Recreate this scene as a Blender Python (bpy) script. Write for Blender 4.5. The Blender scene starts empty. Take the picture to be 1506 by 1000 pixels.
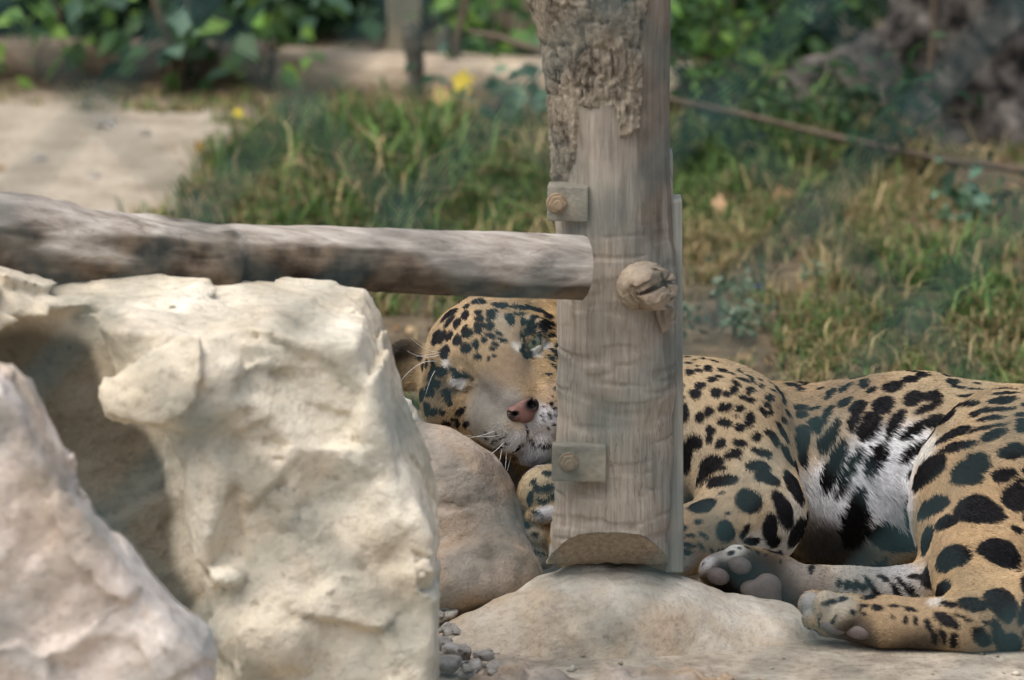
import bpy, math, random
import numpy as np
from mathutils import Vector, Matrix

# ---------------------------------------------------------------- camera, sky, sun, exposure
CAM_H = 2.0
PITCH = math.radians(11.2)
FOCAL = 192.0
scene = bpy.context.scene
COL = scene.collection
cam_d = bpy.data.cameras.new('camera')
cam = bpy.data.objects.new('camera', cam_d)
COL.objects.link(cam)
cam.location = (0, 0, CAM_H)
cam.rotation_euler = (math.radians(90) - PITCH, 0, 0)
cam_d.lens = FOCAL
cam_d.sensor_width = 36.0
cam_d.clip_start = 0.05
cam_d.clip_end = 500
cam_d.dof.use_dof = True
cam_d.dof.focus_distance = 8.15
cam_d.dof.aperture_fstop = 5.0
scene.camera = cam

SUN_EL, SUN_AZ = math.radians(63), math.radians(230)      # azimuth clockwise from +Y (north)
world = bpy.data.worlds.new('World')
scene.world = world
world.use_nodes = True
wn = world.node_tree
sky = wn.nodes.new('ShaderNodeTexSky')
sky.sky_type = 'NISHITA'
sky.sun_disc = False
sky.sun_elevation = SUN_EL
sky.sun_rotation = SUN_AZ
sky.dust_density = 4.0
sky.air_density = 1.0
wn.nodes['Background'].inputs['Strength'].default_value = 0.095
wn.links.new(sky.outputs['Color'], wn.nodes['Background'].inputs['Color'])
sun_d = bpy.data.lights.new('sun', 'SUN')
sun_d.energy = 2.0
sun_d.angle = math.radians(70)
sun_d.color = (1.0, 0.99, 0.98)
sun = bpy.data.objects.new('sun', sun_d)
COL.objects.link(sun)
_sd = Vector((math.sin(SUN_AZ) * math.cos(SUN_EL), math.cos(SUN_AZ) * math.cos(SUN_EL), math.sin(SUN_EL)))
sun.rotation_euler = _sd.to_track_quat('Z', 'Y').to_euler()
sun.location = (-3, -2, 8)
vs = scene.view_settings
vs.view_transform = 'Standard'
vs.look = 'None'
vs.exposure = 0.68
vs.gamma = 1.0
scene.cycles.use_denoising = True
scene.cycles.max_bounces = 6

# ---------------------------------------------------------------- geometry helpers
RNG = np.random.default_rng(7)
random.seed(7)
CP, SP_ = math.cos(PITCH), math.sin(PITCH)
RT = np.array([1.0, 0, 0])
UP = np.array([0, SP_, CP])
FW = np.array([0, CP, -SP_])
EYE = np.array([0, 0, CAM_H])
PXM = 36.0 / FOCAL / 1506.0                      # metres per photo pixel at one metre


def ray(px, py):
    d = FW + RT * ((px - 753) * PXM) + UP * ((500 - py) * PXM)
    return d


def at(px, py, Y):
    """the place that the photograph shows at px, py when it stands Y metres away (along +Y)"""
    d = ray(px, py)
    return EYE + d * (Y / d[1])


def ground_at(px, py, z=0.0):
    d = ray(px, py)
    return EYE + d * ((z - CAM_H) / d[2])


def pix(P):
    P = np.asarray(P) - EYE
    f = P @ FW
    return 753 + (P @ RT) / f / PXM, 500 - (P @ UP) / f / PXM


def s2l(r, g, b):
    def f(c):
        c /= 255.0
        return c / 12.92 if c <= 0.04045 else ((c + 0.055) / 1.055) ** 2.4
    return (f(r), f(g), f(b))


def _hash(ix, iy, iz, seed):
    h = (ix.astype(np.uint32) * np.uint32(374761393) + iy.astype(np.uint32) * np.uint32(668265263)
         + iz.astype(np.uint32) * np.uint32(2147483647) + np.uint32((seed * 974711 + 12345) & 0xffffffff))
    h = (h ^ (h >> np.uint32(13))) * np.uint32(1274126177)
    h = h ^ (h >> np.uint32(16))
    return (h & np.uint32(0xffff)).astype(np.float32) / 65535.0


def vnoise(P, seed=0):
    P = np.asarray(P, dtype=np.float32)
    i = np.floor(P).astype(np.int64)
    f = P - i
    f = f * f * f * (f * (f * 6 - 15) + 10)
    out = np.zeros(P.shape[:-1], np.float32)
    for dx in (0, 1):
        wx = f[..., 0] if dx else 1 - f[..., 0]
        for dy in (0, 1):
            wy = f[..., 1] if dy else 1 - f[..., 1]
            for dz in (0, 1):
                wz = f[..., 2] if dz else 1 - f[..., 2]
                out += wx * wy * wz * _hash(i[..., 0] + dx, i[..., 1] + dy, i[..., 2] + dz, seed)
    return out * 2 - 1


def fbm(P, octaves=4, seed=0, gain=0.5):
    P = np.asarray(P, dtype=np.float32)
    a, s, t = 1.0, 0.0, 0.0
    for o in range(octaves):
        s = s + a * vnoise(P * (2.03 ** o) + o * 17.3, seed + o)
        t += a
        a *= gain
    return s / t


def ridged(P, octaves=3, seed=0):
    P = np.asarray(P, dtype=np.float32)
    a, s, t = 1.0, 0.0, 0.0
    for o in range(octaves):
        s = s + a * (1 - 2 * np.abs(vnoise(P * (2.03 ** o) + o * 11.7, seed + o)))
        t += a
        a *= 0.5
    return s / t


def facets(P, scale, seed):
    """broken-stone relief: every cell is a tilted flat"""
    P = np.asarray(P, np.float32) * scale
    i0 = np.floor(P).astype(np.int64)
    best = np.full(len(P), 1e9, np.float32)
    out = np.zeros(len(P), np.float32)
    for dx in (-1, 0, 1):
        for dy in (-1, 0, 1):
            for dz in (-1, 0, 1):
                c = i0 + np.array([dx, dy, dz])
                r = [_hash(c[:, 0], c[:, 1], c[:, 2], seed + k) for k in range(7)]
                q = P - (c + np.stack(r[:3], 1))
                d = (q * q).sum(1)
                tilt = (q * (np.stack(r[3:6], 1) * 2 - 1)).sum(1) + (r[6] - 0.5) * 0.8
                m = d < best
                best = np.where(m, d, best)
                out = np.where(m, tilt, out)
    return out / scale


def sstep(a, b, x):
    t = np.clip((x - a) / (b - a), 0, 1)
    return t * t * (3 - 2 * t)


def mesh_np(name, V, F, smooth=True):
    """V (n,3); F (m,3) or (m,4)"""
    V = np.ascontiguousarray(V, np.float32)
    F = np.ascontiguousarray(F, np.int32)
    me = bpy.data.meshes.new(name)
    k = F.shape[1]
    me.vertices.add(len(V))
    me.vertices.foreach_set('co', V.ravel())
    me.loops.add(F.size)
    me.loops.foreach_set('vertex_index', F.ravel())
    me.polygons.add(len(F))
    me.polygons.foreach_set('loop_start', np.arange(0, F.size, k, dtype=np.int32))
    if smooth:
        me.polygons.foreach_set('use_smooth', np.ones(len(F), bool))
    me.update(calc_edges=True)
    return me


def vcol(me, name, C):
    a = me.color_attributes.new(name, 'FLOAT_COLOR', 'POINT')
    C = np.asarray(C, np.float32)
    if C.ndim == 1:
        C = np.stack([C, C, C], 1)
    C4 = np.concatenate([C, np.ones((len(C), 1), np.float32)], 1)
    a.data.foreach_set('color', np.ascontiguousarray(C4).ravel())


def put(name, me, mat, parent=None, label=None, cat=None, group=None, kind=None, loc=None):
    o = bpy.data.objects.new(name, me)
    COL.objects.link(o)
    if mat is not None and me is not None:
        me.materials.clear()
        me.materials.append(mat)
    if loc is not None:
        o.location = loc
    if parent is not None:
        o.parent = parent
        o.matrix_parent_inverse = Matrix.Translation(-Vector(parent.location))
    if label:
        o['label'] = label
    if cat:
        o['category'] = cat
    if group:
        o['group'] = group
    if kind:
        o['kind'] = kind
    return o


def empty(name, loc, label, cat, group=None):
    return put(name, None, None, None, label, cat, group, None, tuple(float(c) for c in loc))


# signed distance modelling -----------------------------------------------------------
class Field:
    def __init__(self, lo, hi, h):
        self.h = h
        self.lo = np.array(lo, np.float32)
        self.n = np.ceil((np.array(hi) - np.array(lo)) / h).astype(int) + 1
        self.f = np.full(self.n, 1e3, np.float32)
        self.ax = [self.lo[i] + h * np.arange(self.n[i], dtype=np.float32) for i in range(3)]

    def box(self, lo, hi):
        a = np.clip(np.floor((np.array(lo) - self.lo) / self.h).astype(int), 0, self.n)
        b = np.clip(np.ceil((np.array(hi) - self.lo) / self.h).astype(int) + 1, 0, self.n)
        sl = tuple(slice(int(a[i]), int(b[i])) for i in range(3))
        X = self.ax[0][sl[0]][:, None, None]
        Y = self.ax[1][sl[1]][None, :, None]
        Z = self.ax[2][sl[2]][None, None, :]
        return sl, X, Y, Z

    def merge(self, sl, d, k, op='add'):
        a = self.f[sl]
        if op == 'add':
            if k <= 0:
                self.f[sl] = np.minimum(a, d)
            else:
                hh = np.clip(0.5 + 0.5 * (a - d) / k, 0, 1)
                self.f[sl] = a * (1 - hh) + d * hh - k * hh * (1 - hh)
        else:
            d = -d
            if k <= 0:
                self.f[sl] = np.maximum(a, d)
            else:
                hh = np.clip(0.5 - 0.5 * (a - d) / k, 0, 1)
                self.f[sl] = a * (1 - hh) + d * hh + k * hh * (1 - hh)

    def capsule(self, a, b, ra, rb, k=0.02, op='add'):
        a = np.asarray(a, np.float32)
        b = np.asarray(b, np.float32)
        m = max(ra, rb) + k + 3 * self.h
        sl, X, Y, Z = self.box(np.minimum(a, b) - m, np.maximum(a, b) + m)
        ba = b - a
        L = float(ba @ ba) + 1e-12
        t = np.clip(((X - a[0]) * ba[0] + (Y - a[1]) * ba[1] + (Z - a[2]) * ba[2]) / L, 0, 1)
        d = np.sqrt((X - a[0] - t * ba[0]) ** 2 + (Y - a[1] - t * ba[1]) ** 2 + (Z - a[2] - t * ba[2]) ** 2) - (ra + (rb - ra) * t)
        self.merge(sl, d, k, op)

    def ellipsoid(self, c, r, R=None, k=0.02, op='add'):
        """R rows = local axes"""
        c = np.asarray(c, np.float32)
        r = np.asarray(r, np.float32)
        R = np.eye(3) if R is None else np.asarray(R)
        m = np.sqrt(((R * r[:, None]) ** 2).sum(0)) + k + 3 * self.h
        sl, X, Y, Z = self.box(c - m, c + m)
        q = [(X - c[0]) * R[i, 0] + (Y - c[1]) * R[i, 1] + (Z - c[2]) * R[i, 2] for i in range(3)]
        k0 = np.sqrt(sum((q[i] / r[i]) ** 2 for i in range(3)))
        k1 = np.sqrt(sum((q[i] / (r[i] * r[i])) ** 2 for i in range(3))) + 1e-9
        self.merge(sl, (k0 * (k0 - 1) / k1).astype(np.float32), k, op)

    def prism(self, poly, o, u, v, w, half, rnd=0.02, k=0.0, op='add'):
        """polygon (2D, in u,v about o) extruded +-half along w"""
        X = self.ax[0][:, None, None] - o[0]
        Y = self.ax[1][None, :, None] - o[1]
        Z = self.ax[2][None, None, :] - o[2]
        a = X * u[0] + Y * u[1] + Z * u[2]
        b = X * v[0] + Y * v[1] + Z * v[2]
        c = np.abs(X * w[0] + Y * w[1] + Z * w[2]) - (half - rnd)
        P = np.asarray(poly, np.float32)
        d2 = np.full(a.shape, 1e9, np.float32)
        s = np.ones(a.shape, np.float32)
        n = len(P)
        for i in range(n):
            p, q = P[i], P[i - 1]
            e = q - p
            wx, wy = a - p[0], b - p[1]
            t = np.clip((wx * e[0] + wy * e[1]) / (e @ e), 0, 1)
            d2 = np.minimum(d2, (wx - e[0] * t) ** 2 + (wy - e[1] * t) ** 2)
            c1, c2, c3 = b >= p[1], b < q[1], e[0] * wy > e[1] * wx
            fl = (c1 & c2 & c3) | (~c1 & ~c2 & ~c3)
            s = np.where(fl, -s, s)
        d = s * np.sqrt(d2) + rnd
        dd = np.minimum(np.maximum(d, c), 0) + np.sqrt(np.maximum(d, 0) ** 2 + np.maximum(c, 0) ** 2) - rnd
        self.merge(tuple(slice(0, int(m)) for m in self.n), dd.astype(np.float32), k, op)

    def points(self):
        return np.stack(np.meshgrid(*self.ax, indexing='ij'), -1)

    def displace(self, fn, band):
        """add fn(points) to the field inside the band round the surface"""
        m = np.abs(self.f) < band
        idx = np.argwhere(m)
        P = self.lo + idx.astype(np.float32) * self.h
        self.f[m] += fn(P)

    def mesh(self):
        f, h = self.f, self.h
        ins = f < 0
        n = np.array(f.shape) - 1
        cnt = np.zeros(n, np.uint8)
        for dx in (0, 1):
            for dy in (0, 1):
                for dz in (0, 1):
                    cnt += ins[dx:dx + n[0], dy:dy + n[1], dz:dz + n[2]]
        act = np.argwhere((cnt > 0) & (cnt < 8))
        ids = np.full(n, -1, np.int32)
        ids[act[:, 0], act[:, 1], act[:, 2]] = np.arange(len(act), dtype=np.int32)
        S = np.zeros((len(act), 3), np.float32)
        N = np.zeros(len(act), np.float32)
        cs = [(0, 0, 0), (1, 0, 0), (0, 1, 0), (1, 1, 0), (0, 0, 1), (1, 0, 1), (0, 1, 1), (1, 1, 1)]
        val = [f[act[:, 0] + c[0], act[:, 1] + c[1], act[:, 2] + c[2]] for c in cs]
        for i, j in ((0, 1), (2, 3), (4, 5), (6, 7), (0, 2), (1, 3), (4, 6), (5, 7), (0, 4), (1, 5), (2, 6), (3, 7)):
            x = (val[i] < 0) != (val[j] < 0)
            t = np.where(x, val[i] / np.where(x, val[i] - val[j], 1), 0)[:, None]
            p = np.array(cs[i], np.float32) + t * (np.array(cs[j], np.float32) - np.array(cs[i], np.float32))
            S += np.where(x[:, None], p, 0)
            N += x
        V = self.lo + (act + S / N[:, None]) * h
        Q = []
        for ax in range(3):
            a0 = [slice(None)] * 3
            a1 = [slice(None)] * 3
            a0[ax] = slice(0, -1)
            a1[ax] = slice(1, None)
            s0, s1 = ins[tuple(a0)], ins[tuple(a1)]
            e = np.argwhere(s0 != s1)
            o1, o2 = (ax + 1) % 3, (ax + 2) % 3
            ok = (e[:, o1] > 0) & (e[:, o2] > 0) & (e[:, o1] < n[o1]) & (e[:, o2] < n[o2])
            e = e[ok]
            flip = s0[e[:, 0], e[:, 1], e[:, 2]]
            def cid(d1, d2):
                c = e.copy()
                c[:, o1] -= d1
                c[:, o2] -= d2
                return ids[c[:, 0], c[:, 1], c[:, 2]]
            q = np.stack([cid(1, 1), cid(0, 1), cid(0, 0), cid(1, 0)], 1)
            q = np.where(flip[:, None], q, q[:, ::-1])
            Q.append(q)
        return V, np.concatenate(Q)


def vnormals(V, Q):
    N = np.zeros_like(V)
    if Q.shape[1] == 4:
        fn = np.cross(V[Q[:, 2]] - V[Q[:, 0]], V[Q[:, 3]] - V[Q[:, 1]])
    else:
        fn = np.cross(V[Q[:, 1]] - V[Q[:, 0]], V[Q[:, 2]] - V[Q[:, 0]])
    for k in range(Q.shape[1]):
        for c in range(3):
            N[:, c] += np.bincount(Q[:, k], fn[:, c], len(V)).astype(N.dtype)
    return N / (np.linalg.norm(N, axis=1, keepdims=True) + 1e-12)


def relax(V, Q, n=1, lam=0.5):
    for _ in range(n):
        S = np.zeros_like(V)
        C = np.zeros(len(V), V.dtype)
        for i in range(4):
            a, b = Q[:, i], Q[:, (i + 1) % 4]
            for c in range(3):
                S[:, c] += np.bincount(a, V[b, c], len(V)).astype(V.dtype)
                S[:, c] += np.bincount(b, V[a, c], len(V)).astype(V.dtype)
            C += np.bincount(a, minlength=len(V)).astype(V.dtype) + np.bincount(b, minlength=len(V)).astype(V.dtype)
        V = V + lam * (S / np.maximum(C, 1)[:, None] - V)
    return V


def tube(pts, rads, n=8, cap=True):
    """tapered tube along points, returns V, F(quads; caps as fans of degenerate quads)"""
    pts = np.asarray(pts, float)
    m = len(pts)
    rads = np.broadcast_to(rads, (m,))
    T = np.gradient(pts, axis=0)
    T /= np.linalg.norm(T, axis=1, keepdims=True) + 1e-12
    ref = np.array([0, 0, 1.0]) if abs(T[0, 2]) < 0.9 else np.array([1.0, 0, 0])
    V = []
    A = np.cross(T[0], ref)
    for i in range(m):
        A = A - T[i] * (A @ T[i])
        A /= np.linalg.norm(A)
        B = np.cross(T[i], A)
        th = np.arange(n) / n * 2 * math.pi
        V.append(pts[i] + rads[i] * (np.cos(th)[:, None] * A + np.sin(th)[:, None] * B))
    V = np.concatenate(V)
    F = []
    for i in range(m - 1):
        for j in range(n):
            j2 = (j + 1) % n
            F.append((i * n + j, i * n + j2, (i + 1) * n + j2, (i + 1) * n + j))
    F = np.array(F, np.int32)
    if cap:
        V = np.concatenate([V, pts[:1], pts[-1:]])
        c0, c1 = m * n, m * n + 1
        extra = []
        for j in range(0, n, 2):
            extra.append((c0, (j + 2) % n, (j + 1) % n, j))
            e = (m - 1) * n
            extra.append((c1, e + j, e + (j + 1) % n, e + (j + 2) % n))
        F = np.concatenate([F, np.array(extra, np.int32)])
    return V, F


def boxmesh(name, sx, sy, sz, bev=0.004):
    import bmesh
    bm = bmesh.new()
    bmesh.ops.create_cube(bm, size=1)
    bmesh.ops.scale(bm, vec=(sx, sy, sz), verts=bm.verts)
    if bev:
        bmesh.ops.bevel(bm, geom=bm.edges[:], offset=bev, segments=2, affect='EDGES', profile=0.6)
    me = bpy.data.meshes.new(name)
    bm.to_mesh(me)
    bm.free()
    return me


# ---------------------------------------------------------------- materials
class NT:
    def __init__(self, name):
        self.m = bpy.data.materials.new(name)
        self.m.use_nodes = True
        self.t = self.m.node_tree
        self.b = self.t.nodes['Principled BSDF']
        self.b.inputs['Specular IOR Level'].default_value = 0.25
        self.co = None

    def n(self, typ, **kw):
        nd = self.t.nodes.new(typ)
        for k, v in kw.items():
            setattr(nd, k, v)
        return nd

    def link(self, a, b):
        self.t.links.new(a, b)

    def coord(self, scale=(1, 1, 1)):
        tc = self.n('ShaderNodeTexCoord')
        mp = self.n('ShaderNodeMapping')
        mp.inputs['Scale'].default_value = scale
        self.link(tc.outputs['Object'], mp.inputs['Vector'])
        return mp.outputs['Vector']

    def noise(self, scale, detail=5, rough=0.55, vec=None, dist=0.0):
        nd = self.n('ShaderNodeTexNoise')
        nd.inputs['Scale'].default_value = scale
        nd.inputs['Detail'].default_value = detail
        nd.inputs['Roughness'].default_value = rough
        nd.inputs['Distortion'].default_value = dist
        if vec is None:
            vec = self.co = self.co or self.coord()
        self.link(vec, nd.inputs['Vector'])
        return nd.outputs['Fac']

    def ramp(self, fac, stops):
        nd = self.n('ShaderNodeValToRGB')
        cr = nd.color_ramp
        while len(cr.elements) < len(stops):
            cr.elements.new(0.5)
        for e, (p, c) in zip(cr.elements, stops):
            e.position = p
            e.color = (*c, 1) if len(c) == 3 else c
        self.link(fac, nd.inputs['Fac'])
        return nd.outputs['Color']

    def mix(self, fac, a, b, mode='MIX'):
        nd = self.n('ShaderNodeMix', data_type='RGBA', blend_type=mode)
        for s, v in ((0, fac), (6, a), (7, b)):
            if isinstance(v, (int, float)):
                nd.inputs[s].default_value = v
            elif isinstance(v, tuple):
                nd.inputs[s].default_value = (*v, 1)
            else:
                self.link(v, nd.inputs[s])
        return nd.outputs[2]

    def attr(self, name):
        nd = self.n('ShaderNodeAttribute', attribute_name=name)
        return nd.outputs['Color']

    def bump(self, h, strength=0.3, dist=0.01, prev=None):
        nd = self.n('ShaderNodeBump')
        nd.inputs['Strength'].default_value = strength
        nd.inputs['Distance'].default_value = dist
        self.link(h, nd.inputs['Height'])
        if prev is not None:
            self.link(prev, nd.inputs['Normal'])
        return nd.outputs['Normal']

    def done(self, col, rough=0.85, nrm=None):
        if isinstance(col, tuple):
            self.b.inputs['Base Color'].default_value = (*col, 1)
        else:
            self.link(col, self.b.inputs['Base Color'])
        if isinstance(rough, (int, float)):
            self.b.inputs['Roughness'].default_value = rough
        else:
            self.link(rough, self.b.inputs['Roughness'])
        if nrm is not None:
            self.link(nrm, self.b.inputs['Normal'])
        return self.m


def rock_mat(name, light, mid, dark, stain, scale=1.0, pits=1.0):
    t = NT(name)
    a = t.noise(5 * scale, 8, 0.6)
    c = t.ramp(a, [(0.30, dark), (0.46, mid), (0.62, light)])
    b = t.noise(2.3 * scale, 5, 0.6, dist=0.6)
    f = t.ramp(b, [(0.47, (0, 0, 0)), (0.64, (1, 1, 1))])
    c = t.mix(f, c, stain)
    b2 = t.noise(3.1 * scale, 6, 0.65, t.coord((1.0, 1.0, 0.55)), 0.8)
    f2 = t.ramp(b2, [(0.55, (0, 0, 0)), (0.68, (0.75, 0.75, 0.75))])
    c = t.mix(f2, c, (dark[0] * 0.80, dark[1] * 0.86, dark[2] * 0.92))
    g = t.noise(55 * scale, 6, 0.7)
    gg = t.ramp(g, [(0.25, (0.62, 0.60, 0.57)), (0.5, (1, 1, 1)), (0.75, (1.08, 1.06, 1.03))])
    c = t.mix(1.0, c, gg, 'MULTIPLY')
    # iron-brown specks
    sp = t.noise(28 * scale, 4, 0.7)
    sf = t.ramp(sp, [(0.66, (0, 0, 0)), (0.74, (0.7, 0.7, 0.7))])
    c = t.mix(sf, c, tuple(x * 0.45 for x in stain))
    n1 = t.bump(t.noise(14 * scale, 8, 0.66), 0.7, 0.02)
    n2 = t.bump(t.noise(90 * scale, 5, 0.65), 0.5 * pits, 0.004, n1)
    return t.done(c, 0.92, n2)


def attr_mat(name, rough=0.7, bump_scale=0, bump=0.3, aname='col', trans=0.0):
    t = NT(name)
    c = t.attr(aname)
    nr = t.bump(t.noise(bump_scale, 4), bump, 0.003) if bump_scale else None
    if trans:
        t.b.inputs['Subsurface Weight'].default_value = 0.0
        tb = t.n('ShaderNodeBsdfTranslucent')
        ms = t.n('ShaderNodeMixShader')
        ms.inputs['Fac'].default_value = trans
        out = t.t.nodes['Material Output']
        t.link(c, tb.inputs['Color'])
        t.link(t.b.outputs['BSDF'], ms.inputs[1])
        t.link(tb.outputs['BSDF'], ms.inputs[2])
        t.link(ms.outputs['Shader'], out.inputs['Surface'])
    return t.done(c, rough, nr)


def plain_mat(name, col, rough=0.6, var=0.25, scale=40, bump=0.2, metal=0.0, spec=0.25):
    t = NT(name)
    f = t.noise(scale, 5, 0.6)
    c = t.ramp(f, [(0.3, tuple(x * (1 - var) for x in col)), (0.7, tuple(min(1, x * (1 + var)) for x in col))])
    t.b.inputs['Metallic'].default_value = metal
    t.b.inputs['Specular IOR Level'].default_value = spec
    return t.done(c, rough, t.bump(t.noise(scale * 3, 4), bump, 0.003))

# ---------------------------------------------------------------- the jaguar
def build_jaguar():
    def pr(r, Y):
        return r * PXM * Y
    G = Field((-0.235, 7.50, 0.0), (0.99, 8.68, 0.60), 0.0035)

    def ell(px, py, Y, rx, ry, rz, k=0.03, ang=0.0, op='add'):
        s = PXM * Y
        c, n = math.cos(math.radians(ang)), math.sin(math.radians(ang))
        R = np.array([RT * c - UP * n, -RT * n - UP * c, FW])
        G.ellipsoid(at(px, py, Y), (rx * s, ry * s, rz * s), R, k, op)

    def cap(a, b, ra, rb, k=0.03, op='add'):
        G.capsule(at(*a), at(*b), pr(ra, a[2]), pr(rb, b[2]), k, op)

    # trunk
    ell(1120, 705, 8.25, 190, 148, 150)
    ell(1335, 700, 8.24, 225, 158, 150, 0.05)
    ell(1530, 715, 8.22, 185, 152, 150, 0.05)
    ell(1262, 690, 8.13, 85, 95, 52, 0.05, -55)
    # neck
    cap((770, 585, 8.2), (990, 655, 8.24), 92, 128, 0.05)
    cap((775, 650, 8.19), (800, 750, 8.10), 58, 62, 0.03)
    # shoulder, upper arm, forearm lying to the left
    ell(1020, 634, 8.17, 152, 112, 105, 0.035)
    cap((1075, 640, 8.13), (1112, 752, 8.03), 92, 72, 0.016)
    cap((1112, 758, 8.02), (1010, 794, 7.97), 70, 47, 0.03)
    cap((1010, 794, 7.97), (880, 800, 7.95), 46, 42, 0.02)
    ell(852, 806, 7.93, 44, 36, 36, 0.02)
    # folds in the skin behind the shoulder
    cap((1172, 560, 8.10), (1186, 640, 8.06), 5, 7, 0.012, 'sub')
    cap((1186, 640, 8.06), (1198, 760, 8.06), 7, 9, 0.012, 'sub')
    cap((1206, 575, 8.10), (1203, 640, 8.075), 3, 4, 0.01, 'sub')
    # other foreleg, wrist bent over, paw under the chin
    cap((960, 720, 8.10), (815, 735, 7.99), 52, 48, 0.02)
    ell(800, 722, 7.97, 42, 36, 40, 0.012, -40)
    ell(806, 754, 7.945, 36, 15, 26, 0.006, -8)
    ell(782, 786, 7.955, 29, 24, 30, 0.006, 10)
    ell(812, 790, 7.965, 24, 26, 30, 0.006, 0)
    ell(783, 818, 7.95, 30, 19, 28, 0.004, 15)
    # hind leg on top: thigh, knee, lower leg, paw
    ell(1482, 735, 8.03, 146, 172, 120, 0.022, 8)
    cap((1450, 800, 7.96), (1440, 892, 7.72), 98, 58, 0.03)
    cap((1436, 922, 7.65), (1300, 917, 7.665), 46, 37, 0.03)
    cap((1540, 905, 7.70), (1436, 922, 7.65), 78, 46, 0.03)
    cap((1300, 917, 7.665), (1222, 904, 7.675), 37, 35, 0.02)
    for q in ((1194, 888, 7.69, 20, 21, 24, 0.004, 20), (1214, 890, 7.665, 22, 24, 24, 0.003, 10), (1200, 910, 7.67, 22, 17, 22, 0.003, 10), (1240, 908, 7.65, 24, 24, 24, 0.004, 0)):
        ell(*q)
    # lower hind leg: shank and the foot that shows its sole
    cap((1440, 860, 8.0), (1335, 872, 7.90), 60, 38, 0.03)
    cap((1335, 872, 7.90), (1205, 862, 7.85), 37, 31, 0.02)
    ell(1120, 852, 7.865, 88, 46, 42, 0.022, 13)
    ell(1058, 840, 7.855, 30, 26, 34, 0.008, 20)
    ell(1090, 826, 7.86, 32, 25, 36, 0.008, 15)
    cap((1040, 862, 7.832), (1110, 900, 7.835), 8, 10, 0.012, 'sub')
    # tail curled behind the rump
    T = [(0.84, 8.30, 0.13), (0.93, 8.44, 0.075), (0.86, 8.56, 0.062), (0.62, 8.60, 0.058), (0.42, 8.58, 0.056)]
    for i in range(4):
        G.capsule(T[i], T[i + 1], 0.042 - i * 0.003, 0.040 - i * 0.003, 0.03)

    # head, modelled about the point between the eyes
    HY = 8.08
    s = PXM * HY
    roll = math.radians(28)
    ex = RT * math.cos(roll) + UP * math.sin(roll)
    dy = RT * math.sin(roll) - UP * math.cos(roll)
    fz = -FW
    O = at(733, 533, HY)
    HR = np.array([ex, dy, fz])

    def hp(x, y, z):
        return O + (ex * x + dy * y + fz * z) * s

    def he(x, y, z, rx, ry, rz, k=0.02, op='add', tilt=0.0):
        c, n = math.cos(math.radians(tilt)), math.sin(math.radians(tilt))
        R = np.array([ex * c + dy * n, -ex * n + dy * c, fz])
        G.ellipsoid(hp(x, y, z), (rx * s, ry * s, rz * s), R, k, op)

    def hc(a, b, ra, rb, k=0.02, op='add'):
        G.capsule(hp(*a), hp(*b), ra * s, rb * s, k, op)
    he(0, -28, -75, 104, 80, 88, 0.03)
    for sx in (-1, 1):
        he(84 * sx, 24, -78, 56, 58, 60, 0.03)
        he(62 * sx, 60, -40, 48, 52, 60, 0.03)
        hc((46 * sx, -30, 2), (84 * sx, -14, -30), 17, 14, 0.022)
        he(60 * sx, 36, -8, 32, 24, 26, 0.025)
    hc((0, -30, -4), (2, 62, 54), 48, 33, 0.03)
    for sx in (-1, 1):
        he(29 * sx, 96, 42, 37, 33, 38, 0.012, tilt=18 * sx)
        he(42 * sx, 80, 24, 40, 42, 46, 0.02)
    he(-4, 137, 22, 38, 24, 34, 0.010)
    he(-6, 120, -20, 52, 40, 50, 0.02)
    hc((0, 92, 82), (0, 112, 76), 2.5, 3, 0.004, 'sub')
    # mouth line
    for a, b in (((0, 116, 76), (26, 124, 64)), ((26, 124, 64), (52, 116, 40)), ((0, 116, 76), (-26, 124, 64)), ((-26, 124, 64), (-56, 114, 34))):
        hc(a, b, 3.2, 3.2, 0.006, 'sub')
    he(15, 79, 84, 7, 8, 16, 0.003, 'sub')
    he(-13, 80, 84, 6, 6, 14, 0.003, 'sub')
    # eyes: socket and lids
    for sx in (-1, 1):
        he(57 * sx, -3, 22, 21, 12, 17, 0.005, 'sub', tilt=-20 * sx)
        hc((38 * sx, -2, 24), (58 * sx, -13, 20), 5.5, 6.5, 0.006)
        hc((58 * sx, -13, 20), (78 * sx, -8, 4), 6.5, 5, 0.006)
        hc((40 * sx, 8, 23), (60 * sx, 7, 17), 4.5, 5, 0.006)
        hc((60 * sx, 7, 17), (78 * sx, -2, 3), 5, 4.5, 0.006)
    # the lower eye is shut
    hc((-40, 4, 22), (-74, -2, 4), 7, 6, 0.008)
    hc((-42, 7, 29), (-74, 3, 11), 1.8, 1.8, 0.004, 'sub')
    # ears
    for sx in (-1, 1):
        he(124 * sx, -62, -92, 34, 40, 15, 0.014, tilt=-38 * sx)
        he(128 * sx, -60, -76, 18, 24, 12, 0.008, 'sub', tilt=-38 * sx)

    # lies on the ground
    Z = G.ax[2][None, None, :]
    a = G.f
    d = (0.028 - Z) + np.zeros_like(a)
    hh = np.clip(0.5 - 0.5 * (a - d) / 0.02, 0, 1)
    G.f = a * (1 - hh) + d * hh + 0.02 * hh * (1 - hh)
    G.displace(lambda P: 0.0035 * fbm(P * 22, 3, 3), 0.02)
    V, Q = G.mesh()
    V = relax(V.astype(np.float32), Q, 2, 0.4)
    N = vnormals(V, Q)
    me = mesh_np('body', V, Q)

    base = O.copy()
    root = empty('jaguar', (0.45, 8.1, 0.03), 'sleepy spotted jaguar lying on its side behind the wooden post', 'jaguar')
    bmat = attr_mat('jaguar_skin', 0.8, 320, 0.4)
    body = put('body', me, bmat, root)
    bpy.context.view_layer.update()
    Minv = body.matrix_world.inverted()

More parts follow.
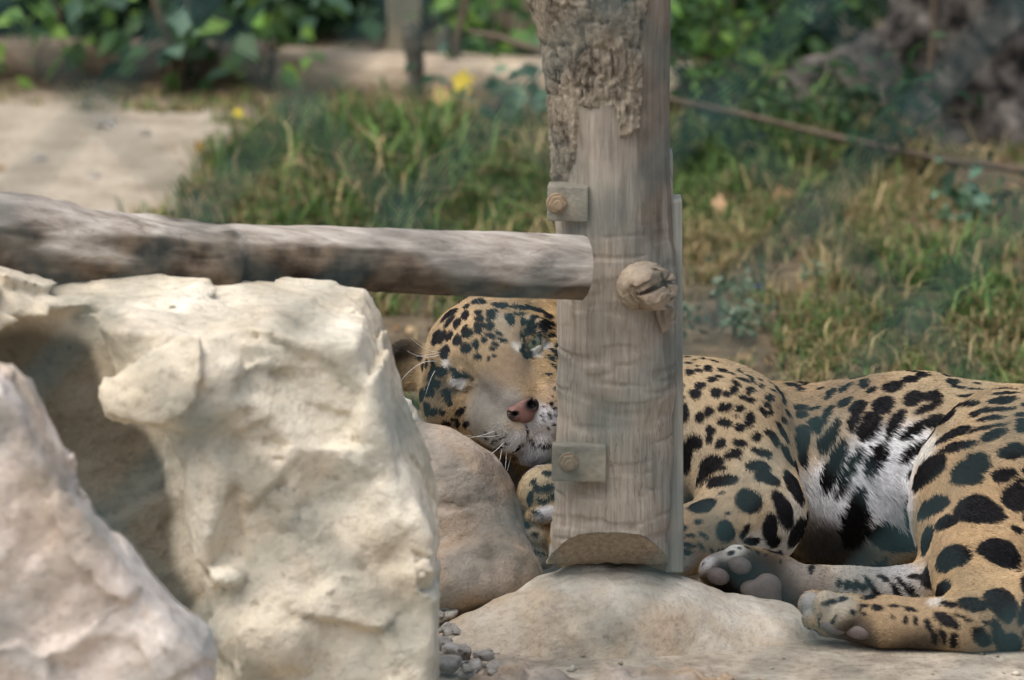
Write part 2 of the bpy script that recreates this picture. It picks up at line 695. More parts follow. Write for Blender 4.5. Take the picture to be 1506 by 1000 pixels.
    def hit(px, py):
        o = Minv @ Vector(EYE)
        d = (Minv.to_3x3() @ Vector(ray(px, py))).normalized()
        ok, loc, nor, _ = body.ray_cast(o, d)
        return (np.array(body.matrix_world @ loc), np.array(nor)) if ok else None

    # ------------------------------------------------ the coat: fur colour, length and lie
    anchors = [  # where on the coat, reach, colour, length in mm, lie of the hair
        (1440, 740, 80, (206, 168, 112), 9, (0.6, 0.8)), (1400, 570, 70, (205, 176, 126), 9, (1, 0.15)),
        (1490, 640, 60, (208, 176, 126), 9, (1, 0.2)), (1490, 850, 50, (205, 170, 115), 9, (0.5, 0.8)),
        (1250, 575, 50, (186, 154, 108), 10, (0.7, 0.6)), (1215, 640, 22, (200, 175, 135), 14, (0.3, 0.9)),
        (1290, 668, 34, (244, 243, 242), 15, (0.75, 0.5)), (1345, 642, 22, (244, 242, 240), 13, (0.7, 0.4)), (1290, 595, 34, (190, 162, 120), 8, (0.8, 0.5)), (1345, 588, 34, (196, 168, 124), 8, (0.9, 0.3)), (1236, 625, 22, (196, 172, 132), 9, (0.5, 0.8)), (1390, 620, 20, (200, 174, 130), 8, (0.9, 0.3)),
        (1272, 718, 46, (242, 241, 242), 17, (0.6, 0.75)), (1215, 720, 22, (235, 233, 230), 20, (0.3, 0.9)),
        (1320, 745, 34, (225, 224, 226), 17, (0.5, 0.8)), (1230, 792, 32, (74, 72, 70), 18, (0.2, 1)),  # dark anchor paints the shadowed gap under the belly
        (1340, 700, 14, (245, 245, 245), 14, (0.3, 1)), (1362, 660, 16, (225, 220, 205), 12, (0.3, 1)),
        (1070, 590, 80, (204, 174, 124), 8, (0.5, 0.8)), (1150, 600, 35, (186, 150, 98), 8, (0.4, 0.9)),
        (1010, 650, 40, (212, 192, 155), 10, (0.1, 1)), (1110, 690, 40, (212, 188, 146), 8, (0.0, 1)),
        (1080, 745, 45, (212, 182, 134), 7, (-0.4, 0.9)), (1165, 760, 22, (218, 204, 178), 9, (0.1, 1)),
        (1020, 790, 30, (206, 166, 112), 6, (-1, 0.3)), (1003, 818, 14, (225, 222, 218), 7, (-1, 0.4)),
        (1110, 804, 17, (246, 238, 220), 5, (-1, 0.0)), (1075, 808, 13, (235, 228, 212), 5, (-1, 0.1)), (1155, 814, 18, (236, 228, 210), 5, (-1, 0.0)),
        (1080, 854, 26, (16, 13, 12), 4, (-1, 0.1)), (1070, 839, 13, (14, 12, 11), 4, (-1, 0.1)), (1106, 846, 18, (16, 14, 12), 4, (-1, 0.1)), (1122, 860, 34, (22, 19, 17), 4, (-1, 0.1)), (1165, 868, 20, (70, 62, 56), 5, (-1, 0.1)),
        (1180, 850, 22, (150, 140, 126), 6, (-1, 0.1)), (1290, 862, 40, (188, 180, 166), 7, (-1, -0.1)),
        (1040, 825, 10, (214, 210, 204), 5, (-1, 0.4)), (1060, 815, 12, (150, 140, 130), 5, (-1, 0.4)),
        (1330, 900, 30, (182, 150, 104), 6, (-1, -0.05)), (1230, 888, 16, (200, 186, 158), 5, (-1, 0.1)),
        (1188, 885, 12, (160, 160, 155), 5, (-1, 0.4)), (1260, 938, 22, (74, 66, 56), 6, (-1, 0.1)),
        (1350, 950, 24, (64, 54, 42), 6, (-1, 0.1)), (1450, 925, 40, (176, 148, 104), 7, (-1, 0.0)),
        (1376, 884, 8, (216, 206, 190), 9, (-0.3, 1)), (1315, 838, 28, (196, 194, 192), 9, (-0.7, 0.6)),
        (690, 478, 42, (198, 164, 112), 6, (-0.5, -0.85)), (632, 505, 34, (180, 152, 106), 6, (-1, -0.3)),
        (735, 487, 16, (222, 192, 150), 5, (-0.4, -0.9)), (761, 510, 6, (242, 234, 214), 4, (-0.2, 0.9)),
        (799, 507, 4.5, (240, 236, 225), 4, (0.8, -0.5)), (789, 516, 4.5, (240, 236, 225), 4, (0.8, -0.4)),
        (783, 472, 7, (215, 190, 150), 5, (0.3, -0.9)), (740, 470, 10, (220, 200, 170), 5, (-0.3, -0.9)),
        (745, 540, 24, (158, 132, 98), 4, (-0.45, -0.85)), (722, 588, 26, (134, 130, 120), 4, (-0.8, -0.5)),
        (706, 618, 22, (132, 126, 112), 4, (-1, 0.1)), (745, 592, 14, (166, 158, 146), 4, (-0.7, -0.6)),
        (674, 562, 7, (225, 225, 225), 6, (-0.8, 0.5)), (656, 534, 6, (225, 222, 215), 6, (-0.9, -0.4)),
        (755, 655, 13, (228, 228, 230), 7, (-0.4, 0.9)), (728, 640, 16, (160, 156, 146), 6, (-0.9, 0.5)),
        (800, 622, 16, (240, 240, 244), 6, (0.6, 0.8)), (812, 580, 12, (206, 170, 124), 5, (0.7, -0.6)),
        (785, 672, 16, (206, 208, 214), 13, (-0.2, 1)), (740, 690, 12, (96, 94, 92), 8, (-0.5, 0.8)), (752, 715, 14, (90, 80, 66), 10, (-0.3, 0.9)), (750, 740, 14, (80, 70, 56), 10, (-0.3, 0.9)),  # last two paint the shadow on the throat below the chin
        (650, 590, 28, (150, 122, 80), 10, (-0.7, 0.7)), (636, 545, 18, (124, 100, 62), 10, (-1, 0.1)),
        (592, 512, 13, (34, 30, 28), 6, (-0.9, -0.4)), (602, 514, 12, (40, 35, 31), 6, (-0.9, -0.4)), (612, 510, 8, (52, 44, 36), 6, (-0.9, -0.4)), (598, 545, 12, (110, 92, 58), 12, (-0.8, 0.5)), (584, 520, 10, (30, 27, 26), 5, (-0.9, -0.4)),
        (792, 706, 18, (206, 184, 138), 6, (-0.5, 0.85)), (803, 756, 9, (206, 206, 210), 6, (-0.6, 0.7)),
        (778, 786, 12, (206, 190, 160), 5, (-0.4, 0.9)), (778, 822, 11, (190, 188, 186), 6, (-0.2, 1)),
    ]
    AP, AS, AC, AL, AD = [], [], [], [], []
    for px, py, sg, c, L, dr in anchors:
        h = hit(px, py)
        if h is None:
            continue
        AP.append(h[0])
        AS.append(sg * PXM * 8.05)
        lc = np.array(s2l(*c))
        gr = lc.mean()
        AC.append((gr + (lc - gr) * 0.78) * (0.80 + 0.20 * min(1.0, max(0.0, (gr - 0.45) * 3))))
        AL.append(L * (0.001 if L > 12 else 0.00075))
        AD.append(RT * dr[0] - UP * dr[1])
    AP, AS, AC, AL, AD = map(np.array, (AP, AS, AC, AL, AD))

    # spots: read as (x, y, half width, half height, turn) in windows with their own origin and scale
    W = {
     'A': (560, 430, 5.555, [(515,120,60,18,-45),(640,85,45,22,-20),(700,120,28,20,-40),(685,190,28,38,10),(545,185,60,20,-50),(560,240,55,18,-50),(600,160,40,18,-50),(620,255,25,38,20),(430,210,50,16,-55),(810,75,55,25,5),(795,165,30,25,0),(805,215,32,18,0),(910,165,40,25,-15),(910,207,35,20,-20),(985,110,55,22,10),(1120,125,45,18,5),(1265,135,40,18,20),(1190,115,35,14,15),(1340,180,35,22,35),(795,275,28,25,0),(840,270,20,28,0),(795,318,28,20,0),(898,280,24,30,0),(690,330,35,40,0),(735,330,22,22,0),(900,358,42,16,25),(965,338,24,14,20),(1000,390,32,14,15),(842,392,20,28,-10),(935,420,24,14,30),(915,460,24,16,0),(625,398,34,32,0),(695,460,38,32,0),(778,435,24,30,-15),(925,520,20,12,0),(878,545,12,18,0),(790,530,26,22,0),(450,370,28,55,20),(500,370,25,50,30),(560,365,22,38,30),(385,370,22,50,15),(400,275,20,40,30),(525,490,35,45,0),(335,360,18,35,10),(320,540,20,25,0),(345,620,18,30,0),(375,590,15,30,0),(430,600,20,40,10),(420,690,25,50,0),(490,640,45,30,20),(400,790,30,40,0),(545,820,30,40,0),(340,800,25,30,0),(375,930,30,45,0),(440,960,25,30,0),(510,960,25,18,0),(640,970,22,22,0),(680,950,18,25,0),(470,740,25,25,0),(630,680,80,20,8),(1065,215,30,45,-20),(1130,185,35,16,0),(1225,240,18,60,35),(1260,200,40,12,0),(1165,250,16,26,0),(1325,245,22,36,0),(1370,255,30,20,0),(1195,520,32,34,0),(1370,340,28,24,0),(1425,440,18,38,0),(1400,490,40,14,50),(1385,600,35,9,40),(1420,640,25,9,30),(1350,670,22,12,30),(1370,530,30,12,40),(1172,420,14,40,8),(1225,300,75,14,-22),(1300,330,60,12,-60),(1245,425,70,11,-38),(1415,795,12,12,0),(1390,910,14,12,0),(1335,930,12,10,0),(1415,950,14,12,0),(1375,980,14,12,0),(1400,850,8,8,0),(745,720,8,20,0)]),
     'B': (600, 560, 6.548, [(180,250,30,50,0),(240,300,30,22,0),(140,350,60,28,25),(370,385,40,22,0),(340,275,28,18,20),(495,290,20,25,0),(540,275,14,28,0),(390,150,30,35,0),(480,400,25,28,0),(450,355,35,14,0),(560,410,30,20,0),(230,60,30,60,0),(130,150,25,30,0),(420,190,25,25,0),(1310,245,12,10,0),(1375,225,16,12,0),(1445,210,12,14,0),(1405,265,14,12,0),(1365,350,22,14,0),(1425,325,16,14,0),(1305,375,14,10,0),(1290,335,10,10,0),(1410,425,16,12,0),(1345,450,8,8,0),(1430,475,12,10,0),(860,520,12,9,0),(905,560,15,10,0),(940,545,12,9,0),(850,580,30,8,-15),(905,635,14,9,0),(960,605,15,9,0),(860,660,20,9,0),(750,510,12,10,0),(760,560,22,9,20),(820,600,14,9,0)]),
     'C': (990, 510, 5.557, [(100,82,30,8,0),(190,65,45,10,5),(225,95,30,9,5),(165,105,14,8,0),(318,115,30,10,25),(110,130,24,11,10),(190,155,16,9,10),(278,170,28,28,0),(130,208,38,25,-10),(200,190,38,12,10),(400,190,45,16,15),(475,215,25,8,20),(525,190,28,14,50),(310,262,38,24,-10),(370,238,35,12,10),(65,310,18,28,0),(222,310,42,30,0),(180,380,45,42,0),(75,410,22,10,0),(345,372,42,38,0),(435,385,40,20,25),(510,295,45,22,35),(488,350,32,34,0),(570,265,55,15,20),(640,270,35,15,60),(610,235,40,10,20),(630,340,35,20,10),(610,375,25,14,0),(570,410,38,20,10),(630,430,35,20,0),(705,265,22,14,20),(712,310,20,22,0),(775,245,30,10,0),(785,283,22,10,0),(825,308,28,9,0),(805,345,35,14,15),(780,405,36,32,0),(900,420,45,32,-30),(760,470,40,20,35),(735,530,50,20,45),(790,530,26,22,0),(935,530,42,18,45),(905,590,35,28,40),(85,530,40,75,0),(290,520,42,38,0),(215,575,35,50,0),(420,492,58,30,-5),(540,502,40,30,0),(620,590,40,62,5),(510,562,18,9,0),(420,615,58,34,5),(540,655,45,34,0),(300,680,38,36,0),(290,745,28,42,0),(385,790,45,38,-25),(540,780,55,30,15),(495,870,80,36,-15),(540,912,14,8,0),(680,735,42,38,0),(770,695,30,30,0),(825,750,32,60,-25),(670,840,32,22,20),(740,860,70,28,10),(895,690,90,26,60),(930,870,90,32,60),(1000,960,60,42,60),(180,770,60,60,0),(100,860,55,90,0),(300,940,90,50,-25),(950,310,70,26,20),(1010,340,46,26,40),(1050,300,20,40,0),(1030,490,60,26,0),(1045,550,50,22,0),(1060,680,50,40,0),(1055,780,40,70,10),(1140,620,40,46,0)]),
     'D': (980, 670, 5.554, [(750,80,100,42,8),(830,180,110,45,25),(670,365,105,92,25),(445,205,120,45,-15),(465,105,38,14,-15),(295,410,110,50,-15),(1045,240,145,58,60),(965,440,160,62,68),(850,590,58,110,5),(880,700,55,50,0),(485,620,70,85,-20),(660,600,24,35,0),(630,650,24,35,20),(700,700,62,36,0),(1080,630,62,130,20),(260,540,32,20,0),(120,590,55,28,0),(200,650,38,14,15),(305,655,38,18,30),(110,665,40,9,10),(180,725,70,20,15),(290,740,45,14,50),(165,785,38,26,30),(370,765,28,10,55),(460,305,25,8,0),(500,465,28,9,0),(350,90,100,50,-30),(300,160,90,30,-45),(230,795,14,8,0),(130,840,12,10,0),(330,200,80,9,-35),(1150,500,25,70,0),(150,60,50,80,0),(670,755,20,14,0),(745,790,18,18,0),(815,810,15,13,0),(930,795,24,22,0),(1010,812,22,24,0),(1068,830,16,14,0),(1135,875,18,26,0),(1185,920,26,40,0),(525,790,28,16,0),(600,755,14,8,0),(935,865,12,14,0),(300,885,10,14,0),(450,770,30,20,-20)]),
     'E': (1170, 530, 5.557, [(180,175,50,20,-30),(60,180,20,30,0),(330,150,50,16,-25),(290,128,35,12,-20),(390,220,60,25,-40),(262,275,65,26,-55),(495,108,55,18,-15),(545,185,42,42,-30),(660,100,95,22,-12),(610,240,48,24,-30),(755,48,90,10,-3),(1020,48,80,10,5),(780,210,80,38,-15),(930,150,70,32,-10),(960,90,110,22,8),(1020,115,50,28,10),(380,345,60,36,-40),(245,430,75,28,-65),(500,375,70,50,-40),(465,490,80,34,-65),(705,360,80,60,-15),(590,530,110,52,-42),(610,460,60,36,0),(960,305,75,52,-25),(1105,285,70,36,-10),(800,500,115,40,-52),(945,560,120,34,-30),(1080,380,110,26,-28),(310,560,90,28,-72),(230,640,80,40,-70),(150,510,50,46,0),(50,440,45,25,0),(290,840,190,52,-65),(400,890,190,36,-62),(620,780,130,58,-58),(940,720,115,36,-35),(1130,490,70,46,-20),(50,640,50,70,0),(60,780,32,80,0),(180,230,30,14,-20),(140,390,50,12,-15),(1060,890,150,62,-45)]),
     'F': (1320, 530, 5.554, [(440,100,75,14,12),(440,170,55,45,15),(480,215,60,12,0),(635,185,28,18,0),(625,232,70,8,3),(590,285,110,16,-4),(545,360,105,26,0),(870,265,110,12,-3),(840,325,115,28,-6),(760,400,180,16,-5),(620,440,50,22,-15),(745,468,110,20,-8),(720,545,165,14,-12),(775,605,105,36,-20),(1010,440,60,16,-3),(1000,485,40,12,-5),(1010,540,60,45,0),(1020,358,25,16,0),(860,230,110,6,3),(370,480,110,60,-25),(440,600,150,30,-25),(470,700,145,32,-15),(240,900,120,66,-35),(590,880,150,80,-20),(650,790,80,42,0),(940,740,120,55,-10),(865,930,95,55,-10),(1010,980,50,20,0)]),
     'G': (1180, 700, 3.702, [(950,180,128,78,5),(1050,215,48,30,0),(890,15,95,28,0),(1160,120,80,75,10),(1160,285,40,18,10),(700,165,100,46,-25),(570,190,22,90,0),(785,248,72,42,-10),(675,345,52,80,25),(810,440,100,75,5),(1075,415,115,75,30),(680,540,22,65,0),(760,610,65,56,-20),(930,695,75,36,10),(800,698,45,16,5),(1080,685,100,64,45),(1195,760,25,50,0),(1050,805,25,25,0),(1000,800,14,12,0),(790,785,75,28,30),(880,770,50,9,25),(980,880,60,38,50),(1090,900,70,38,60),(1150,920,50,50,0),(690,815,16,38,-20),(620,790,12,25,-15),(565,785,12,22,0),(495,765,10,14,0),(410,715,32,13,10),(335,705,28,9,0),(590,725,40,11,15),(500,708,30,8,0),(275,738,12,14,0),(315,735,8,10,0),(343,748,9,10,0),(155,688,35,16,-10),(720,880,18,40,-15),(770,880,18,40,-15),(830,900,22,40,0),(215,670,20,13,0),(280,110,75,42,-60),(265,250,72,140,8),(430,300,90,60,0),(505,350,120,56,0),(500,490,160,13,-4),(560,600,80,13,50),(530,640,70,12,65),(370,590,50,16,60),(620,545,40,15,0),(400,640,45,13,50),(250,595,22,26,0),(335,610,22,24,0),(390,480,70,26,-30),(1250,560,60,80,20),(1260,700,70,60,0),(1290,860,80,50,0)]),
     'M': (0, 0, 1.0, [(769, 509, 3.2, 8, 30), (774, 491, 11, 2.8, -42), (790, 478, 10, 2.8, -30), (780, 511, 9, 2.2, -42), (794, 498, 10, 2.2, -50), (768, 515, 4, 5, 20), (798, 482, 6, 4, -50), (786, 480, 10, 3, -25), (806, 651, 16, 1.6, 1), (781, 647, 7, 1.4, 35), (775, 634, 1.2, 9, -5), (766, 656, 10, 1.5, 130), (752, 671, 9, 2, 150), (1205, 912, 1.6, 10, 15), (1226, 915, 2, 9, 20), (1240, 880, 6, 3, 10), (1300, 850, 10, 3, 40), (1260, 862, 5, 8, 10), (1290, 872, 4, 9, -20), (1318, 868, 4, 12, -30), (1345, 868, 4, 12, -30), (1235, 858, 4, 6, 0)]),  # includes painted shadow between muzzle pad and chin
     'P': (740, 660, 5.0, [(330,180,35,18,10),(245,280,22,40,-15),(325,290,55,25,-20),(200,350,22,42,20),(315,380,32,14,-15),(165,555,30,20,0),(230,630,28,16,0),(150,650,22,14,0),(365,340,25,14,0),(270,365,18,9,0),(225,240,14,26,40),(250,760,80,12,8),(200,380,10,40,30),(240,460,40,12,20)]),
    }
    SPOTS = []
    SF = dict(A=1.34, B=1.25, M=1.1, C=1.14, D=1.12, E=1.28, F=1.16, G=1.10, P=1.2)
    for key, (ox, oy, sc, L) in W.items():
        for (x, y, a, b, t) in L:
            px, py, a, b = ox + x / sc, oy + y / sc, SF[key] * a / sc + 0.4, SF[key] * b / sc + 0.4
            h = hit(px, py)
            if h is None:
                continue
            c, n = h
            ct, st = math.cos(math.radians(t)), math.sin(math.radians(t))
            # half axes laid on the skin
            A = (RT * ct - UP * st) * a * PXM * 8.05
            B = (-RT * st - UP * ct) * b * PXM * 8.05
            d = ray(px, py)
            d = d / np.linalg.norm(d)
            dn = d @ n
            if abs(dn) < 0.62:
                dn = -0.62
            A = A - d * (A @ n) / dn
            B = B - d * (B @ n) / dn
            SPOTS.append((c, n, A, B))
    # the flank and back that the photograph does not show carry the same kind of spots
    cx, cy = pix(V)
    tocam = EYE - V
    tocam /= np.linalg.norm(tocam, axis=1, keepdims=True)
    facing = (N * tocam).sum(1)
    hid = (facing >= 0.05) & (cx > 832) & (cx < 985)
    unseen = (((facing < 0.05) | (cx > 1515)) & (V[:, 2] > 0.05) & (V[:, 0] > 0.25)) | hid
    cand = np.argwhere(unseen)[:, 0]
    RNG.shuffle(cand)
    acc = []
    for i in cand[:4000]:
        p = V[i]
        if all(((p - q) ** 2).sum() > (0.055 if p[0] > 0.3 else 0.036) ** 2 for q in acc):
            acc.append(p)
            n = N[i]
            t = np.cross(n, (0.1, 0.2, 1))
            t /= np.linalg.norm(t) + 1e-9
            b = np.cross(n, t)
            zf = 1.0 if p[0] > 0.3 else 0.6
            r1, r2 = RNG.uniform(0.015, 0.026) * zf, RNG.uniform(0.011, 0.018) * zf
            SPOTS.append((p, n, t * r1, b * r2))

    INK = np.array(s2l(15, 13, 14))

    def coat(P, Nn):
        w0 = 0.02
        S = np.full((len(P), 1), w0)
        C = np.array(s2l(174, 146, 104)) * S
        Ln = 0.009 * S[:, 0]
        D = np.array((0.6, 0.1, -0.5)) * S
        for i in range(len(AP)):
            d2 = ((P - AP[i]) ** 2).sum(1)
            w = np.exp(-d2 / (AS[i] ** 2))[:, None]
            S = S + w
            C = C + w * AC[i]
            D = D + w * AD[i]
            Ln = Ln + w[:, 0] * AL[i]
        C = C / S
        Ln = Ln / S[:, 0]
        # nape, back and hidden side are tawny; mottling of the coat
        m = fbm(P * 18, 3, 5)[:, None]
        C = C * (1 + 0.16 * m) * np.array([1, 1 - 0.0, 1.0])
        m2 = fbm(P * 160, 2, 9)[:, None]
        C = C * (1 + 0.20 * m2)
        Pj = P + 0.0028 * np.stack([fbm(P * 130, 2, 21 + k) for k in range(3)], 1)
        ink = np.zeros(len(P))
        for c, n, A, B in SPOTS:
            q = Pj - c
            la, lb = np.linalg.norm(A), np.linalg.norm(B)
            R = 1.35 * max(la, lb)
            near = np.argwhere((np.abs(q[:, 0]) < R) & (np.abs(q[:, 1]) < R) & (np.abs(q[:, 2]) < R))[:, 0]
            if not len(near):
                continue
            qq = q[near]
            aa, bb, ab = A @ A, B @ B, A @ B
            det = aa * bb - ab * ab + 1e-14
            qa, qb = qq @ A, qq @ B
            u = (qa * bb - qb * ab) / det
            v = (qb * aa - qa * ab) / det
            rr = np.sqrt(u * u + v * v)
            soft = min(0.45, max(0.10, 0.0016 / min(la, lb)))
            ok = (Nn[near] @ n) > -0.1
            val = (1 - sstep(1 - soft, 1 + soft, rr)) * ok
            ink[near] = np.maximum(ink[near], val)
        return C, np.maximum(Ln, 0.003), D, ink

    C, Ln, D, ink = coat(V, N)
    vcol(me, 'col', C * 0.8 * (1 - ink[:, None]) + INK * ink[:, None])

    # ------------------------------------------------ fur
    fc = (V[Q[:, 0]] + V[Q[:, 2]]) / 2
    fn = np.cross(V[Q[:, 2]] - V[Q[:, 0]], V[Q[:, 3]] - V[Q[:, 1]])
    area = 0.5 * np.linalg.norm(fn, axis=1)
    fn = fn / (2 * area[:, None] + 1e-12)
    tc = EYE - fc
    tc /= np.linalg.norm(tc, axis=1, keepdims=True)
    fx, fy = pix(fc)
    w = area * ((fn * tc).sum(1) > -0.35) * (fc[:, 2] > 0.03)
    w = w * np.where(fx < 850, 2.2, 1.0)
    w = w * np.where(fx > 1560, 0.25, 1.0)
    cdf = np.cumsum(w) / w.sum()
    NH = 330000
    qi = np.searchsorted(cdf, RNG.random(NH))
    a, b = RNG.random((NH, 1)), RNG.random((NH, 1))
    v0, v1, v2, v3 = (V[Q[qi, k]] for k in range(4))
    P0 = (v0 * (1 - a) + v1 * a) * (1 - b) + (v3 * (1 - a) + v2 * a) * b
    nn = vn = N[Q[qi, 0]]
    C, Ln, D, ink = coat(P0, nn)
    # bare skin for nose leather, pads and eye opening
    bare = np.zeros(NH, bool)
    for hx, hy, hz, rr in ((0, 78, 80, 24), (4, 88, 80, 16), (14, 78, 78, 20), (-12, 79, 78, 16), (46, 2, 22, 10), (52, -1, 20, 12), (60, -4, 17, 12), (68, -7, 12, 10)):
        bare |= ((P0 - hp(hx, hy, hz)) ** 2).sum(1) < (rr * s) ** 2
    D = D - nn * (D * nn).sum(1, keepdims=True)
    D = D / (np.linalg.norm(D, axis=1, keepdims=True) + 1e-9)
    clump = np.stack([fbm(P0 * 60, 2, 41 + k) for k in range(3)], 1)
    D = D + 0.4 * clump + RNG.normal(0, 0.16, (NH, 3))
    D = D - nn * (D * nn).sum(1, keepdims=True)
    D = D / (np.linalg.norm(D, axis=1, keepdims=True) + 1e-9)
    Ln = Ln * RNG.uniform(0.65, 1.2, NH)
    lift = np.clip(0.30 + RNG.normal(0, 0.07, NH), 0.12, 0.6)[:, None]
    L1 = Ln[:, None]
    K = 4
    pts = np.zeros((NH, K, 3), np.float32)
    for k in range(K):
        t = k / (K - 1)
        pts[:, k] = P0 - nn * 0.0006 + D * L1 * t + nn * L1 * lift * (t * 1.0 - 0.45 * t * t)
    tone = RNG.uniform(0.82, 1.22, (NH, 1))
    # grey-ticked hairs
    hc_ = C * tone
    dark = RNG.random(NH) < 0.05
    hc_[dark] *= 0.45
    inkr = np.clip((ink - 0.5) * 3 + 0.5 + RNG.normal(0, 0.12, NH), 0, 1)[:, None]
    hc_ = hc_ * (1 - inkr) + INK * RNG.uniform(0.7, 1.5, (NH, 1)) * inkr
    keep = ~bare
    pts, hc_, Ln = pts[keep], hc_[keep], Ln[keep]
    nh = len(pts)
    hd = bpy.data.hair_curves.new('fur')
    hd.add_curves([K] * nh)
    hd.attributes['position'].data.foreach_set('vector', np.ascontiguousarray(pts.reshape(-1, 3)).ravel())
    ra = hd.attributes.get('radius') or hd.attributes.new('radius', 'FLOAT', 'POINT')
    rr = np.tile(np.array([0.00042, 0.0004, 0.00030, 0.00008], np.float32), nh)
    ra.data.foreach_set('value', rr)
    ca = hd.attributes.new('hcol', 'FLOAT_COLOR', 'CURVE')
    ca.data.foreach_set('color', np.concatenate([hc_, np.ones((nh, 1))], 1).astype(np.float32).ravel())
    fm = attr_mat('jaguar_fur', 0.6, aname='hcol')
    fm.node_tree.nodes['Principled BSDF'].inputs['Specular IOR Level'].default_value = 0.12
    hd.materials.append(fm)
    fo = bpy.data.objects.new('fur', hd)
    COL.objects.link(fo)
    fo.parent = root
    fo.matrix_parent_inverse = Matrix.Translation(-Vector(root.location))

    # ------------------------------------------------ nose leather
    NF = Field(hp(0, 80, 84) - 0.05, hp(0, 80, 84) + 0.05, 0.0011)
    def ne(x, y, z, rx, ry, rz, k, op='add', tilt=0.0):
        c, n = math.cos(math.radians(tilt)), math.sin(math.radians(tilt))
        NF.ellipsoid(hp(x, y, z), (rx * s, ry * s, rz * s), np.array([ex * c + dy * n, -ex * n + dy * c, fz]), k, op)
    ne(2, 74, 76, 18, 13, 13, 0.006)
    ne(0, 86, 77, 14, 14, 11, 0.008)
    for sx in (-1, 1):
        ne(15 * sx, 78, 73, 11, 13, 15, 0.005)
        ne((15 if sx > 0 else -14) * 1, 79, 90, 6 if sx > 0 else 4, 7 if sx > 0 else 3, 13, 0.003, 'sub', tilt=-35 * sx)
        ne(20 * sx, 74, 84, 7, 2.6, 8, 0.002, 'sub', tilt=-45 * sx)
    NF.capsule(hp(0, 78, 91), hp(0, 100, 86), 0.0012, 0.0015, 0.002, 'sub')
    nv, nq = NF.mesh()
    nv = relax(nv.astype(np.float32), nq, 2, 0.4)
    nm = mesh_np('nose', nv, nq)
    loc = (nv - O) @ HR.T / s
    dn = np.minimum(np.hypot((loc[:, 0] - 17) / 13, (loc[:, 1] - 78) / 10), np.hypot((loc[:, 0] + 15) / 8, (loc[:, 1] - 79) / 5))
    f = sstep(0.6, 1.4, dn)[:, None]
    edge = sstep(16, 25, np.abs(loc[:, 0]))[:, None]
    pc = np.array(s2l(122, 90, 82)) * (1 - edge) + np.array(s2l(60, 46, 46)) * edge
    vcol(nm, 'col', pc * f + np.array(s2l(20, 16, 17)) * (1 - f))
    nmat = attr_mat('nose_leather', 0.45, 900, 0.35)
    nose = put('nose', nm, nmat, root)

    # ------------------------------------------------ eye: ball with iris and pupil (grown as one small lathe)
    ec = hp(57, -3, 9)
    ax = (fz * 0.95 + ex * 0.25 + dy * 0.12)
    ax /= np.linalg.norm(ax)
    t1 = np.cross(ax, UP)
    t1 /= np.linalg.norm(t1)
    t2 = np.cross(ax, t1)
    ev, ecol, ef = [], [], []
    nr, nt = 20, 32
    R0 = 16.5 * s
    for i in range(nr + 1):
        th = math.pi * i / nr
        for j in range(nt):
            ph = 2 * math.pi * j / nt
            ev.append(ec + R0 * (ax * math.cos(th) + math.sin(th) * (t1 * math.cos(ph) + t2 * math.sin(ph))))
            if th < 0.20:
                c = s2l(12, 12, 12)
            elif th < 0.72:
                c = s2l(112, 118, 92)
            elif th < 0.85:
                c = s2l(30, 28, 24)
            else:
                c = s2l(70, 55, 45)
            ecol.append(c)
    for i in range(nr):
        for j in range(nt):
            j2 = (j + 1) % nt
            ef.append((i * nt + j, (i + 1) * nt + j, (i + 1) * nt + j2, i * nt + j2))
    em = mesh_np('eye', np.array(ev), np.array(ef))
    vcol(em, 'col', np.array(ecol))
    emat = attr_mat('eye_wet', 0.06)
    emat.node_tree.nodes['Principled BSDF'].inputs['Specular IOR Level'].default_value = 0.5
    put('eye', em, emat, root)

    # ------------------------------------------------ paw pads
    padm = plain_mat('paw_pad_leather', s2l(98, 88, 83), 0.55, 0.18, 130, 0.35)
    def pad(cells, push):
        c0 = hit(cells[0][0], cells[0][1])
        if c0 is None:
            return
        c = c0[0]
        F = Field(c - 0.07, c + 0.07, 0.0016)
        for (px, py, rx, ry, ang) in cells:
            h = hit(px, py)
            if h is None:
                continue
            p, n = h
            n = n * 0.5 - FW * 0.5
            n /= np.linalg.norm(n)
            ct, st = math.cos(math.radians(ang)), math.sin(math.radians(ang))
            u = RT * ct - UP * st
            u = u - n * (u @ n)
            u /= np.linalg.norm(u)
            v = np.cross(n, u)
            q = PXM * 7.85
            F.ellipsoid(p - n * 0.002, (rx * q, ry * q, push), np.array([u, v, n]), 0.006)
        a, b = F.mesh()
        put('paw_pad', mesh_np('paw_pad', relax(a.astype(np.float32), b, 1), b), padm, root)
    pad([(1088, 832, 18.5, 13.5, 14)], 0.013)
    pad([(1056, 848, 18, 13, 18)], 0.013)
    pad([(1130, 862, 22, 19, 25), (1108, 866, 20, 14, 0), (1134, 876, 18, 12, 30), (1112, 874, 22, 11, 20)], 0.013)
    pad([(1225, 924, 20, 9, 12)], 0.008)
    pad([(1262, 930, 20, 11, 8)], 0.008)

    # ------------------------------------------------ whiskers
    wm = plain_mat('whisker_white', (0.75, 0.74, 0.72), 0.4, 0.05, 20, 0.0)
    def whisk(p, q, sag, r=0.00042):
        p, q = np.array(p), np.array(q)
        t = np.linspace(0, 1, 9)[:, None]
        pts = p * (1 - t) + q * t + np.array([0, 0, -1.0]) * sag * (t * (1 - t)) * 4
        a, b = tube(pts, np.linspace(r, r * 0.35, 9), 6)
        put('whisker', mesh_np('whisker', a, b), wm, root)
    def wp(px, py, dpx, dpy, dy_, sag):
        h = hit(px, py)
        if h is None:
            return
        p = h[0]
        whisk(p, p + (RT * dpx - UP * dpy) * PXM * 8.0 + np.array([0, dy_, 0]), sag)
